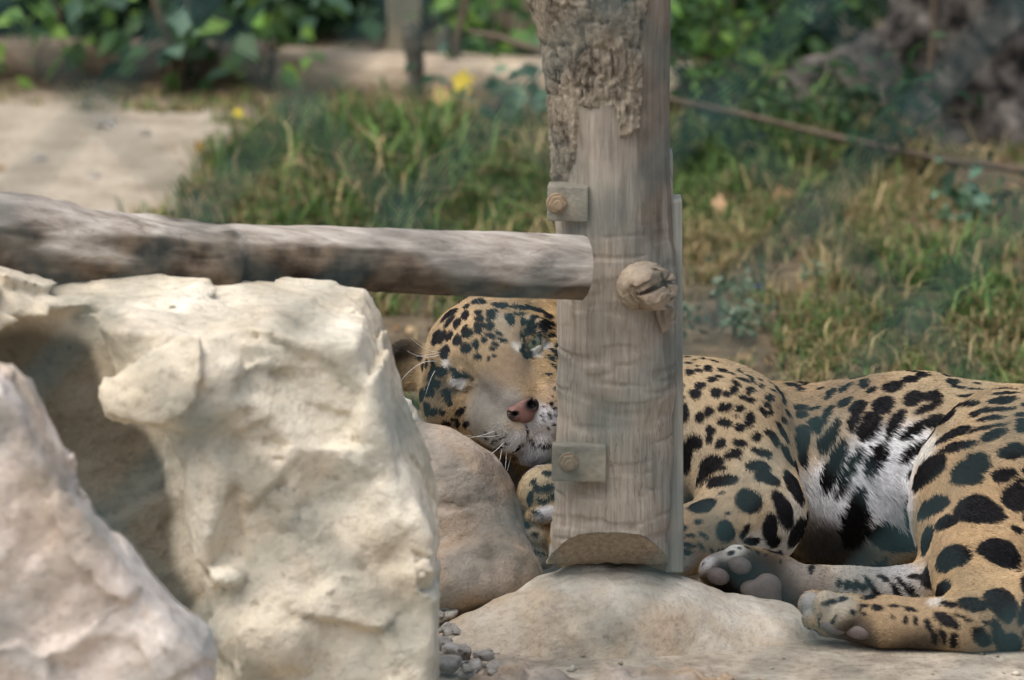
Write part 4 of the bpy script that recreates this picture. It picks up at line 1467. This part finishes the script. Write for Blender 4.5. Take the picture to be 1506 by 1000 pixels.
# ---------------------------------------------------------------- the log rail
def build_rail():
    root = empty('log_rail', tuple(at(430, 400, 7.45)), 'weathered grey log rail running from the cream block to the post', 'rail')
    A, B = at(-90, 352, 7.30), at(856, 394, 7.598)
    L = np.linalg.norm(B - A)
    ax = (B - A) / L
    n_, m_ = 130, 300
    tt = np.linspace(0, 1, m_)
    th = np.arange(n_) / n_ * 2 * math.pi
    up = UPW - ax * (UPW @ ax)
    up /= np.linalg.norm(up)
    side = np.cross(ax, up)
    pxr = -90 + tt * 946
    top = np.interp(pxr, [-90, 0, 90, 180, 260, 340, 420, 640, 856], [286, 288, 292, 310, 322, 327, 331, 338, 345])
    bot = np.interp(pxr, [-90, 0, 130, 250, 300, 338, 352, 450, 640, 856], [424, 424, 430, 440, 450, 450, 418, 424, 434, 442])
    cen = (top + bot) / 2
    Yd = 7.30 + tt * 0.298
    Cn = np.array([at(p, c, y) for p, c, y in zip(pxr, cen, Yd)])
    Rr = (bot - top) / 2 * PXM * Yd
    Tg, Ag = np.meshgrid(tt, th, indexing='ij')
    P = np.stack([Tg * L, np.cos(Ag) * 0.06, np.sin(Ag) * 0.06], -1)
    thick = (1 - sstep(0.44, 0.462, tt))[:, None]
    d = 0.003 * fbm(P * np.array([7, 20, 20]), 4, 51) + 0.0016 * fbm(P * np.array([12, 90, 90]), 3, 52)
    d = d + thick * (0.010 * fbm(P * np.array([9, 18, 18]), 3, 53) - 0.004 * sstep(0.5, 0.9, ridged(P * np.array([6, 26, 26]), 3, 54)))
    R = Rr[:, None] * 1.0 + d
    V = Cn[:, None, :] + R[..., None] * (np.cos(Ag)[..., None] * side + np.sin(Ag)[..., None] * up)
    idx = np.arange(m_ * n_).reshape(m_, n_)
    nx_ = np.roll(idx, -1, 1)
    Q = np.stack([idx[:-1], idx[1:], nx_[1:], nx_[:-1]], -1).reshape(-1, 4)
    Vf = V.reshape(-1, 3)
    # sawn ends, a little skew
    def end(i, sgn):
        ring = V[i]
        c = ring.mean(0)
        rows = [ring * (1 - a) + c * a + ax * sgn * (0.003 * min(1, a * 5)) for a in (0, 0.08, 0.3, 0.6, 0.97)]
        rv = np.concatenate(rows)
        f = []
        for r in range(4):
            for j in range(n_):
                j2 = (j + 1) % n_
                q = (r * n_ + j, r * n_ + j2, (r + 1) * n_ + j2, (r + 1) * n_ + j)
                f.append(q if sgn > 0 else q[::-1])
        return rv, np.array(f)
    # brown bark remnants, with the shade of the underside painted in low down
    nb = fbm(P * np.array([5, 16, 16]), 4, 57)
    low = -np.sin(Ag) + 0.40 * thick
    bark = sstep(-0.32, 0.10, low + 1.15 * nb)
    lme = mesh_np('log', Vf, Q)
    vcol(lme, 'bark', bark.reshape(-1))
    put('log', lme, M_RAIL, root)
    v, f = end(m_ - 1, 1)
    put('sawn_end', mesh_np('sawn_end', v, f), M_WOOD, root)
    v, f = end(0, -1)
    put('sawn_end', mesh_np('sawn_end', v, f), M_WOOD, root)


build_rail()

# ---------------------------------------------------------------- timber edging, stakes
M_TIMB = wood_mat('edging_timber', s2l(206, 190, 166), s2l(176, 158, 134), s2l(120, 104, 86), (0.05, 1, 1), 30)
M_TIMD = wood_mat('edging_timber_dark', s2l(146, 132, 112), s2l(112, 98, 82), s2l(76, 66, 54), (0.05, 1, 1), 30)  # deeper brown tone for the left-hand timber


def beam(p0, p1, Y0, Y1, hgt, dep, mat, label):
    a, b = ground_at(p0[0], p0[1]), ground_at(p1[0], p1[1])
    a[2] = b[2] = 0.0
    L = np.linalg.norm(b - a)
    n = int(L / 0.04)
    prof = [(-0.5, 0), (-0.5, 0.88), (-0.42, 1.0), (0.42, 1.0), (0.5, 0.88), (0.5, 0)]
    ax = (b - a) / L
    sd = np.array([-ax[1], ax[0], 0])
    V = []
    for i in range(n + 1):
        for (u, w) in prof:
            p = a + ax * (L * i / n) + sd * u * dep + UPW * (w * hgt - 0.03 * (w == 0))
            V.append(p)
    V = np.array(V)
    V += 0.003 * np.stack([fbm(V * 9, 3, 300 + k) for k in range(3)], 1)
    m = len(prof)
    F = []
    for i in range(n):
        for j in range(m):
            j2 = (j + 1) % m
            F.append((i * m + j, (i + 1) * m + j, (i + 1) * m + j2, i * m + j2))
    for e in (0, n):
        F.append((e * m, e * m + 1, e * m + 2, e * m + 3))
        F.append((e * m, e * m + 3, e * m + 4, e * m + 5))
    o = put('timber_edging', mesh_np('timber_edging', V, np.array(F), False), mat, label=label, cat='timber')
    return o


beam((-180, 106), (402, 116), 0, 0, 0.085, 0.16, M_TIMD, 'dark timber edging half hidden under the leafy bush')
beam((406, 116), (1010, 142), 0, 0, 0.070, 0.19, M_TIMB, 'pale timber edging ending behind the wooden post')


def stick(name, pts, r, mat, label, cat, n=8, bump=0.0, seed=0):
    pts = np.array(pts, float)
    k = np.linspace(0, len(pts) - 1, 8 * (len(pts) - 1) + 1)
    sm = np.stack([np.interp(k, range(len(pts)), pts[:, i]) for i in range(3)], 1)
    for _ in range(3):
        sm[1:-1] = (sm[:-2] + 2 * sm[1:-1] + sm[2:]) / 4
    rr = np.interp(k, range(len(pts)), r)
    rr = rr * (1 + bump * fbm(sm * 40, 2, seed))
    v, f = tube(sm, rr, n)
    return put(name, mesh_np(name, v, f), mat, label=label, cat=cat)


M_STAKE = plain_mat('stake_grey', s2l(88, 86, 76), 0.9, 0.35, 40, 0.5)
M_TWIG = plain_mat('twig_brown', s2l(96, 84, 70), 0.9, 0.3, 50, 0.4)
M_CONC = plain_mat('concrete_post', s2l(150, 140, 118), 0.9, 0.15, 20, 0.3)
g = ground_at(606, 158)
stick('stake', [g + (0.0, 0, -0.05), at(612, 110, g[1]), at(608, 60, g[1]), at(600, 34, g[1])], [0.016, 0.020, 0.026, 0.024], M_STAKE, 'short dark crooked stake leaning before the pale timber edging', 'stake', 8, 0.3, 5)
g = ground_at(650, 118)
stick('stake', [g + (0, 0, -0.04), at(652, 80, g[1]), at(655, 40, g[1])], [0.018, 0.018, 0.016], M_STAKE, 'faint grey stump beside the crooked stake', 'stake', 8, 0.3, 6)
p = ground_at(595, 84)
o = put('fence_post', boxmesh('fence_post', 0.085, 0.085, 1.5, 0.008), M_CONC, label='square grey concrete post behind the pale timber edging', cat='post', loc=(float(p[0]), float(p[1]), 0.70))
g0 = ground_at(1830, 313)
stick('leaning_branch', [g0 + (0, 0, -0.01), at(1506, 251, 11.6), at(1380, 233, 11.65), at(1240, 204, 11.7), at(1110, 172, 11.8), at(985, 146, 11.9), at(880, 108, 12.0), at(790, 74, 12.1), at(735, 54, 12.2), at(690, 46, 12.3)],
      [0.008, 0.0075, 0.007, 0.0068, 0.0066, 0.0065, 0.0065, 0.007, 0.007, 0.006], M_TWIG, 'long thin grey branch slanting through the grass behind the post', 'branch', 8, 0.15, 8)
g1 = ground_at(1330, 222)
stick('sapling_stem', [g1 + (0, 0, -0.03), at(1338, 190, g1[1]), at(1366, 130, g1[1]), at(1374, 40, g1[1]), at(1372, -60, g1[1]), at(1380, -300, g1[1])], [0.008, 0.008, 0.0075, 0.007, 0.006, 0.004], M_TWIG, 'slender dark sapling stem rising in front of the big tree', 'sapling')
g2 = ground_at(672, 128)
stick('sapling_stem', [g2 + (0, 0, -0.03), at(670, 60, g2[1]), at(682, 20, g2[1]), at(692, -30, g2[1]), at(700, -200, g2[1])], [0.010, 0.010, 0.010, 0.009, 0.005], M_TWIG, 'brown crooked stem propping the upper end of the thin branch', 'sapling')

# ---------------------------------------------------------------- big tree at the right
def tree():
    b = ground_at(1470, 215)
    root = empty('tree', (float(b[0]), float(b[1]) + 0.2, 0.0), 'big old tree with mottled pinkish grey bark and spreading roots', 'tree')
    c = np.array([b[0], b[1] + 0.22, 0])
    F = Field(c + (-0.95, -0.4, -0.06), c + (0.45, 0.4, 1.5), 0.011)
    F.capsule(c + (0, 0, -0.1), c + (0.03, 0.05, 1.7), 0.25, 0.17, 0.05)
    for dx, dy, r0 in ((-0.70, -0.04, 0.12), (-0.33, -0.20, 0.08), (0.05, -0.28, 0.09), (0.4, -0.2, 0.1), (0.3, 0.25, 0.1)):
        F.capsule(c + (dx * 0.25, dy * 0.25, 0.16), c + (dx, dy, -0.03), r0, r0 * 0.55, 0.06)
    F.ellipsoid(c + (-0.19, -0.19, 0.13), (0.05, 0.10, 0.12), None, 0.02, 'sub')
    F.displace(lambda P: 0.020 * ridged(P * np.array([9, 9, 5], np.float32), 3, 401) + 0.015 * fbm(P * 22, 3, 402), 0.08)
    v, q = F.mesh()
    v = relax(v.astype(np.float32), q, 1, 0.3)
    t = NT('old_bark')
    a = t.noise(16, 7, 0.72)
    col = t.ramp(a, [(0.40, s2l(26, 24, 22)), (0.49, s2l(74, 69, 63)), (0.58, s2l(100, 94, 87)), (0.70, s2l(134, 127, 119))])
    m = t.done(col, 0.95, t.bump(t.noise(34, 6, 0.7), 0.9, 0.02))
    put('trunk', mesh_np('trunk', v, q), m, root)
    pts = [c + (0.03, 0.05, 1.4), c + (0.06, 0.1, 2.6), c + (-0.05, 0.2, 4.0), c + (0.1, 0.3, 5.2)]
    v, f = tube(pts, [0.19, 0.16, 0.12, 0.06], 14)
    put('upper_trunk', mesh_np('upper_trunk', v, f), m, root)
    for k in range(5):
        an = k * 1.26
        s0 = np.array(pts[2]) + (0, 0, -0.5 + 0.25 * k)
        v, f = tube([s0, s0 + (math.cos(an) * 0.7, math.sin(an) * 0.7, 0.4), s0 + (math.cos(an) * 1.3, math.sin(an) * 1.3, 0.6)], [0.07, 0.05, 0.02], 8)
        put('limb', mesh_np('limb', v, f), m, root)
    lv, lf, lc = leaves_np(4000, lambda n: np.array(pts[3]) + RNG.normal(0, 1, (n, 3)) * (0.75, 0.75, 0.45), 0.09, [(66, 92, 44), (84, 112, 52), (52, 76, 40)], 77)
    me = mesh_np('crown', lv, lf, False)
    vcol(me, 'col', lc)
    put('crown', me, M_LEAF, root)['kind'] = 'stuff'


M_LEAF = attr_mat('leaf', 0.5, trans=0.3)


def leaves_np(n, posf, size, cols, seed, droop=0.4, broad=0.75):
    """n folded leaves, 4 triangles each"""
    P = np.asarray(posf(n), float)
    d = RNG.normal(0, 1, (n, 3))
    d[:, 2] = d[:, 2] * 0.6 - droop
    d /= np.linalg.norm(d, axis=1, keepdims=True)
    nr = RNG.normal(0, 1, (n, 3)) * 0.7 + np.array([0, -0.25, 0.9])
    nr -= d * (nr * d).sum(1, keepdims=True)
    nr /= np.linalg.norm(nr, axis=1, keepdims=True)
    sd = np.cross(d, nr)
    L = size * RNG.uniform(0.6, 1.25, (n, 1))
    Wd = L * broad * RNG.uniform(0.38, 0.55, (n, 1))
    a = P
    t1 = P + d * L * 0.38 - nr * L * 0.06
    tip = P + d * L - nr * L * 0.18
    l1 = P + d * L * 0.40 + sd * Wd + nr * L * 0.05
    r1 = P + d * L * 0.40 - sd * Wd + nr * L * 0.05
    V = np.stack([a, l1, tip, r1, t1], 1).reshape(-1, 3)
    b = np.arange(n)[:, None] * 5
    F = np.concatenate([b + np.array([[0, 4, 1]]), b + np.array([[1, 4, 2]]), b + np.array([[0, 3, 4]]), b + np.array([[4, 3, 2]])])
    pal = np.array([s2l(*c) for c in cols])
    C = pal[RNG.integers(0, len(pal), n)] * RNG.uniform(0.7, 1.25, (n, 1))
    return V, F, np.repeat(C, 5, 0)


tree()


def bush(label, c, spread, n, size, cols, stems=7, seed=0, droop=0.35, name='bush', group=None, broad=0.75):
    c = np.array(c, float)
    root = empty(name, (c[0], c[1], 0), label, 'plant' if name != 'bush' else 'bush', group)
    def pos(m):
        cl = RNG.normal(0, 1, (max(4, m // 30), 3)) * np.array(spread)
        k = RNG.integers(0, len(cl), m)
        p = c + cl[k] + RNG.normal(0, 1, (m, 3)) * size * 0.9
        p[:, 2] = np.abs(p[:, 2] - 0.02) + 0.02
        return p
    v, f, col = leaves_np(n, pos, size, cols, seed, droop, broad)
    me = mesh_np('foliage', v, f, False)
    vcol(me, 'col', col)
    put('foliage', me, M_LEAF, root)['kind'] = 'stuff'
    for k in range(stems):
        b = c + (RNG.normal(0, 0.3) * spread[0], RNG.normal(0, 0.3) * spread[1], 0)
        b[2] = -0.02
        e = c + RNG.normal(0, 0.8, 3) * np.array(spread)
        e[2] = max(e[2], 0.06)
        v, f = tube([b, (b + e) / 2 + RNG.normal(0, 0.02, 3), e], [size * 0.09, size * 0.07, size * 0.03], 6)
        put('stem', mesh_np('stem', v, f), M_TWIG, root)


DK = [(48, 74, 48), (58, 88, 54), (40, 62, 44), (70, 98, 58)]
MD = [(84, 118, 62), (100, 134, 68), (70, 104, 62), (96, 124, 84)]
LT = [(122, 156, 70), (104, 142, 66), (92, 126, 70)]
BL = [(112, 142, 118), (96, 128, 104), (128, 152, 122)]
bush('dark leafy hedge bush behind the dark timber edging', at(60, -60, 14.3), (0.35, 0.2, 0.22), 2600, 0.075, DK)
bush('dense dark bush filling the gap between hedge and concrete post', at(310, -60, 14.3), (0.26, 0.2, 0.22), 2000, 0.08, DK)
bush('low shadowy bush behind the pale timber edging', at(480, -60, 14.7), (0.22, 0.16, 0.20), 1100, 0.07, DK)
bush('mid green bush hanging its leaves over the dark timber edging', at(275, -5, 13.30), (0.17, 0.08, 0.08), 190, 0.08, DK + MD + BL, 6)
bush('bright green weed on the left end of the dark edging', at(70, 15, 13.35), (0.05, 0.05, 0.05), 46, 0.07, LT, 3, name='weed')
bush('light green round leaved weed at the end of the dark edging', at(392, 42, 13.3), (0.03, 0.03, 0.04), 26, 0.075, LT, 3, name='weed')
bush('light green shrub beside the crooked brown stem', at(750, 10, 13.5), (0.09, 0.08, 0.10), 300, 0.06, LT + MD, 5)
bush('fresh green shrub rising behind the right side of the post', at(1040, 30, 12.9), (0.15, 0.12, 0.14), 800, 0.055, LT + MD, 5, broad=0.5)
bush('dark green shrub growing on the bank beside the big tree\'s root', at(1120, -20, 13.9), (0.22, 0.15, 0.16), 1300, 0.06, DK + MD, 5)
bush('dark ferny bush at the foot of the big tree', at(1230, 160, 12.0), (0.14, 0.10, 0.035), 420, 0.055, DK, 4, broad=0.35)
bush('small bluish clover like weed behind the jaguar\'s shoulder', ground_at(1080, 480) + (0, 0, 0.05), (0.065, 0.20, 0.016), 260, 0.017, [(112, 128, 100), (98, 116, 88), (126, 138, 112)], 8, name='weed', broad=1.1)
bush('pale leaved weed tuft beside the yellow leaf', ground_at(745, 185) + (0, 0, 0.05), (0.07, 0.06, 0.04), 60, 0.055, BL, 4, name='weed')
bush('small leafy weed in the thin turf above the jaguar\'s hip', ground_at(1450, 330) + (0, 0, 0.04), (0.12, 0.10, 0.04), 120, 0.04, DK + BL, 4, name='weed')

# ---------------------------------------------------------------- turf
def grass(n, seed):
    r = np.random.default_rng(seed)
    nt = n // 14
    tx = r.uniform(-1.9, 2.0, nt)
    ty = r.uniform(9.0, 13.9, nt)
    P = np.stack([tx, ty, 0 * tx], 1)
    pa = path_amount(tx, ty)
    patch = fbm(P * 1.7, 3, 501) + 0.25
    px, py = pix(np.stack([tx, ty, 0 * tx + 0.05], 1))
    lush = np.exp(-(((px - 560) / 260) ** 2 + ((py - 240) / 110) ** 2)) + 0.8 * np.exp(-(((px - 1150) / 160) ** 2 + ((py - 190) / 80) ** 2)) + 0.35 * np.exp(-(((px - 1400) / 140) ** 2 + ((py - 420) / 70) ** 2))
    thin = sstep(395, 440, py) * (px < 820)
    prob = np.clip(0.22 + 0.9 * lush + 0.8 * (patch - 0.1), 0.04, 1) * (1 - pa) * (1 - 0.9 * thin)
    prob = np.maximum(prob, 0.75 * (px > 1165) * (py > 430))
    prob = prob * np.where((ty > 13.2) & (tx < 0.1), 0.25, 1)
    ok = r.random(nt) < prob
    tx, ty, lush, px, py = tx[ok], ty[ok], lush[ok], px[ok], py[ok]
    k = r.integers(0, len(tx), n)
    bx = tx[k] + r.normal(0, 0.02, n)
    by = ty[k] + r.normal(0, 0.02, n)
    bz = gz(bx, by) - 0.004
    h = (0.045 + 0.075 * lush[k]) * r.uniform(0.4, 1.4, n) * np.where(r.random(n) < 0.06, 1.9, 1.0)
    h = h * np.where(by > 12.4, 0.55, 1.0) * np.where(by > 13.0, 0.6, 1.0)
    az = r.uniform(0, 2 * math.pi, n)
    lean = r.uniform(0.25, 1.5, n)
    dx, dy = np.cos(az) * lean, np.sin(az) * lean
    B = np.stack([bx, by, bz], 1)
    M = B + np.stack([dx * h * 0.35, dy * h * 0.35, h * 0.62], 1)
    T = B + np.stack([dx * h * 1.1, dy * h * 1.1, h * (1.0 - 0.36 * lean)], 1)
    w = np.stack([-np.sin(az), np.cos(az), 0 * az], 1) * (0.0020 + 0.0022 * lush[k])[:, None] * r.uniform(0.7, 1.4, (n, 1))
    V = np.stack([B - w, B + w, M + w * 0.8, M - w * 0.8, T], 1).reshape(-1, 3)
    b = np.arange(n)[:, None] * 5
    F = np.concatenate([b + [[0, 1, 2]], b + [[0, 2, 3]], b + [[3, 2, 4]]])
    green = np.array([s2l(*c) for c in ((80, 106, 50), (98, 126, 60), (66, 92, 48), (116, 142, 76), (56, 78, 48))])
    dry = np.array([s2l(*c) for c in ((186, 168, 122), (160, 142, 100), (146, 132, 90), (128, 110, 78))])
    C = green[r.integers(0, 5, n)]
    pd = np.clip(0.55 - 0.5 * lush[k] + 0.5 * fbm(B * 2.2, 2, 511), 0.06, 0.8)
    isd = r.random(n) < pd
    C[isd] = dry[r.integers(0, 4, isd.sum())]
    C = C * r.uniform(0.6, 1.3, (n, 1))
    me = mesh_np('grass', V, F, False)
    vcol(me, 'col', np.repeat(C, 5, 0))
    return me


put('grass', grass(120000, 5), attr_mat('grass_blade', 0.6, trans=0.3), label='patchy green and straw coloured grass behind the jaguar', cat='grass', kind='stuff')


def litter(n, seed):
    r = np.random.default_rng(seed)
    def pos(m):
        x = r.uniform(-1.8, 1.9, m)
        y = r.uniform(8.9, 13.6, m)
        keep = r.random(m) > path_amount(x, y) * 0.92
        x, y = np.where(keep, x, 0.9), np.where(keep, y, y)
        return np.stack([x, y, gz(x, y) + 0.008], 1)
    v, f, c = leaves_np(n, pos, 0.028, [(150, 122, 86), (128, 100, 70), (176, 150, 112), (104, 86, 64)], seed, 0.1)
    me = mesh_np('leaf_litter', v, f, False)
    vcol(me, 'col', c)
    return me


put('leaf_litter', litter(2600, 9), M_LEAF, label='scattered dry brown leaves and bits on the soil', cat='leaf litter', kind='stuff')


def fallen_leaf(px, py, size, col, label, name='fallen_leaf', cat='leaf', lift=0.012):
    p = ground_at(px, py, 0.01)
    n = 14
    a = np.linspace(0, 2 * math.pi, n, endpoint=False)
    r = 1 + 0.28 * np.cos(5 * a)
    rot = random.uniform(0, 6)
    V = [np.array([0, 0, 0.25 * size])]
    for k in range(n):
        V.append(np.array([math.cos(a[k] + rot) * r[k] * size, math.sin(a[k] + rot) * r[k] * size, 0.12 * size * math.sin(3 * a[k]) + 0.1 * size]))
    V = np.array(V) + (p + (0, 0, lift))
    V[:, 2] += (V[:, 1] - p[1]) * 0.9
    F = [(0, k + 1, (k + 1) % n + 1) for k in range(n)]
    me = mesh_np(name, V, np.array(F), False)
    vcol(me, 'col', np.tile(np.array(s2l(*col)), (len(V), 1)) * RNG.uniform(0.85, 1.15, (len(V), 1)))
    put(name, me, M_LEAF, label=label, cat=cat)


fallen_leaf(682, 152, 0.026, (214, 190, 60), 'large bright yellow fallen leaf in the grass beside the stake', lift=0.05)
fallen_leaf(648, 160, 0.020, (200, 168, 110), 'curled tan fallen leaf next to the yellow one', lift=0.03)
fallen_leaf(1150, 316, 0.024, (196, 150, 98), 'orange brown fallen leaf in the dry turf behind the jaguar', lift=0.03)
fallen_leaf(1058, 322, 0.017, (198, 160, 120), 'pinkish tan fallen leaf close behind the post', lift=0.03)
fallen_leaf(296, 226, 0.016, (176, 130, 70), 'rusty fallen leaf lying on the sandy path')
fallen_leaf(351, 186, 0.010, (226, 206, 40), 'tiny yellow flower at the edge of the sandy path', 'flower_head', 'flower', 0.03)
fallen_leaf(573, 306, 0.010, (222, 200, 44), 'tiny yellow flower in the grass above the rail', 'flower_head', 'flower', 0.05)
fallen_leaf(1114, 458, 0.007, (74, 76, 140), 'tiny violet flower among the bluish weeds', 'flower_head', 'flower', 0.05)
for i, (px, py, r, lab) in enumerate(((160, 184, 17, 'lilac grey pebble near the far edge of the sandy path'), (60, 236, 13, 'small grey pebble half sunk in the sandy path'), (212, 197, 9, 'tiny pebble beside the lilac grey one on the path'), (135, 262, 10, 'rusty brown pebble near the log rail on the path'))):
    p = ground_at(px, py, 0.008)
    o = put('pebble', rub_src[i % 3], M_RUB, label=lab, cat='pebble', loc=tuple(p))
    sc = r * PXM * 12 / 0.03
    o.scale = (sc, sc, sc * 0.8)
    o.rotation_euler = (0.2, 0.3, i * 1.3)

def gravel(n, seed):
    r = np.random.default_rng(seed)
    x = np.concatenate([r.uniform(-0.12, 0.95, n), r.normal(-0.03, 0.05, n // 3)])
    y = np.concatenate([r.uniform(7.25, 7.78, n), r.uniform(7.35, 7.8, n // 3)])
    n = len(x)
    sz = np.exp(r.normal(-5.75, 0.55, n))
    o = np.array([[1, 0, 0], [0, 1, 0], [-1, 0, 0], [0, -1, 0], [0, 0, 1], [0, 0, -1]], float)
    V = o[None] * sz[:, None, None] * r.uniform(0.6, 1.3, (n, 6, 1)) + r.normal(0, 0.22, (n, 6, 3)) * sz[:, None, None]
    V[:, :, 2] *= 0.7
    V += np.stack([x, y, gz(x, y) + sz * 0.25], 1)[:, None]
    f = np.array([[0, 1, 4], [1, 2, 4], [2, 3, 4], [3, 0, 4], [1, 0, 5], [2, 1, 5], [3, 2, 5], [0, 3, 5]])
    F = (np.arange(n)[:, None, None] * 6 + f[None]).reshape(-1, 3)
    pal = np.array([s2l(*c) for c in ((190, 180, 162), (160, 148, 130), (132, 120, 104), (204, 194, 178), (150, 132, 110))])
    me = mesh_np('gravel', V.reshape(-1, 3), F, False)
    vcol(me, 'col', np.repeat(pal[r.integers(0, 5, n)] * r.uniform(0.8, 1.15, (n, 1)), 6, 0))
    return me


put('gravel', gravel(120, 12), attr_mat('gravel_stone', 0.95), label='loose gravel and crumbs on the ground before the footing', cat='gravel', kind='stuff')

# ---------------------------------------------------------------- wire mesh fence between the viewer and the animals
def fence():
    FY = 3.0
    root = empty('wire_fence', (0, FY, 0), 'green wire mesh fence close before the viewer, blurred far out of focus', 'fence')
    mt = plain_mat('fence_green_wire', s2l(58, 86, 88), 0.5, 0.1, 20, 0.0)
    a = 150 * PXM * FY / CP
    hh = 157 * PXM * FY / CP
    k0 = at(1200, 0, FY)
    n0 = int((k0[0] + 1.5) / a)
    for k in range(int(3.0 / a)):
        x0 = k0[0] + (k - n0) * a
        par = (k - n0) % 2
        zs, xs = [], []
        j0 = int(k0[2] / hh)
        pts = []
        for j in range(-j0, int((2.7 - k0[2]) / hh)):
            right = (j + par) % 2 == 1
            z = k0[2] + j * hh
            x = x0 + (a if right else 0)
            pts.append((x, FY + (0.003 if right else -0.003), z))
        v, f = tube(pts, 0.0036, 6)
        put('wire', mesh_np('wire', v, f), mt, root)
    for x in (-1.55, 1.55):
        v, f = tube([(x, FY + 0.03, -0.05), (x, FY + 0.03, 2.9)], 0.03, 12)
        put('post', mesh_np('post', v, f), mt, root)
    for z in (0.06, 2.72):
        v, f = tube([(-1.55, FY + 0.006, z), (1.55, FY + 0.006, z)], 0.004, 8)
        put('tension_wire', mesh_np('tension_wire', v, f), mt, root)


fence()
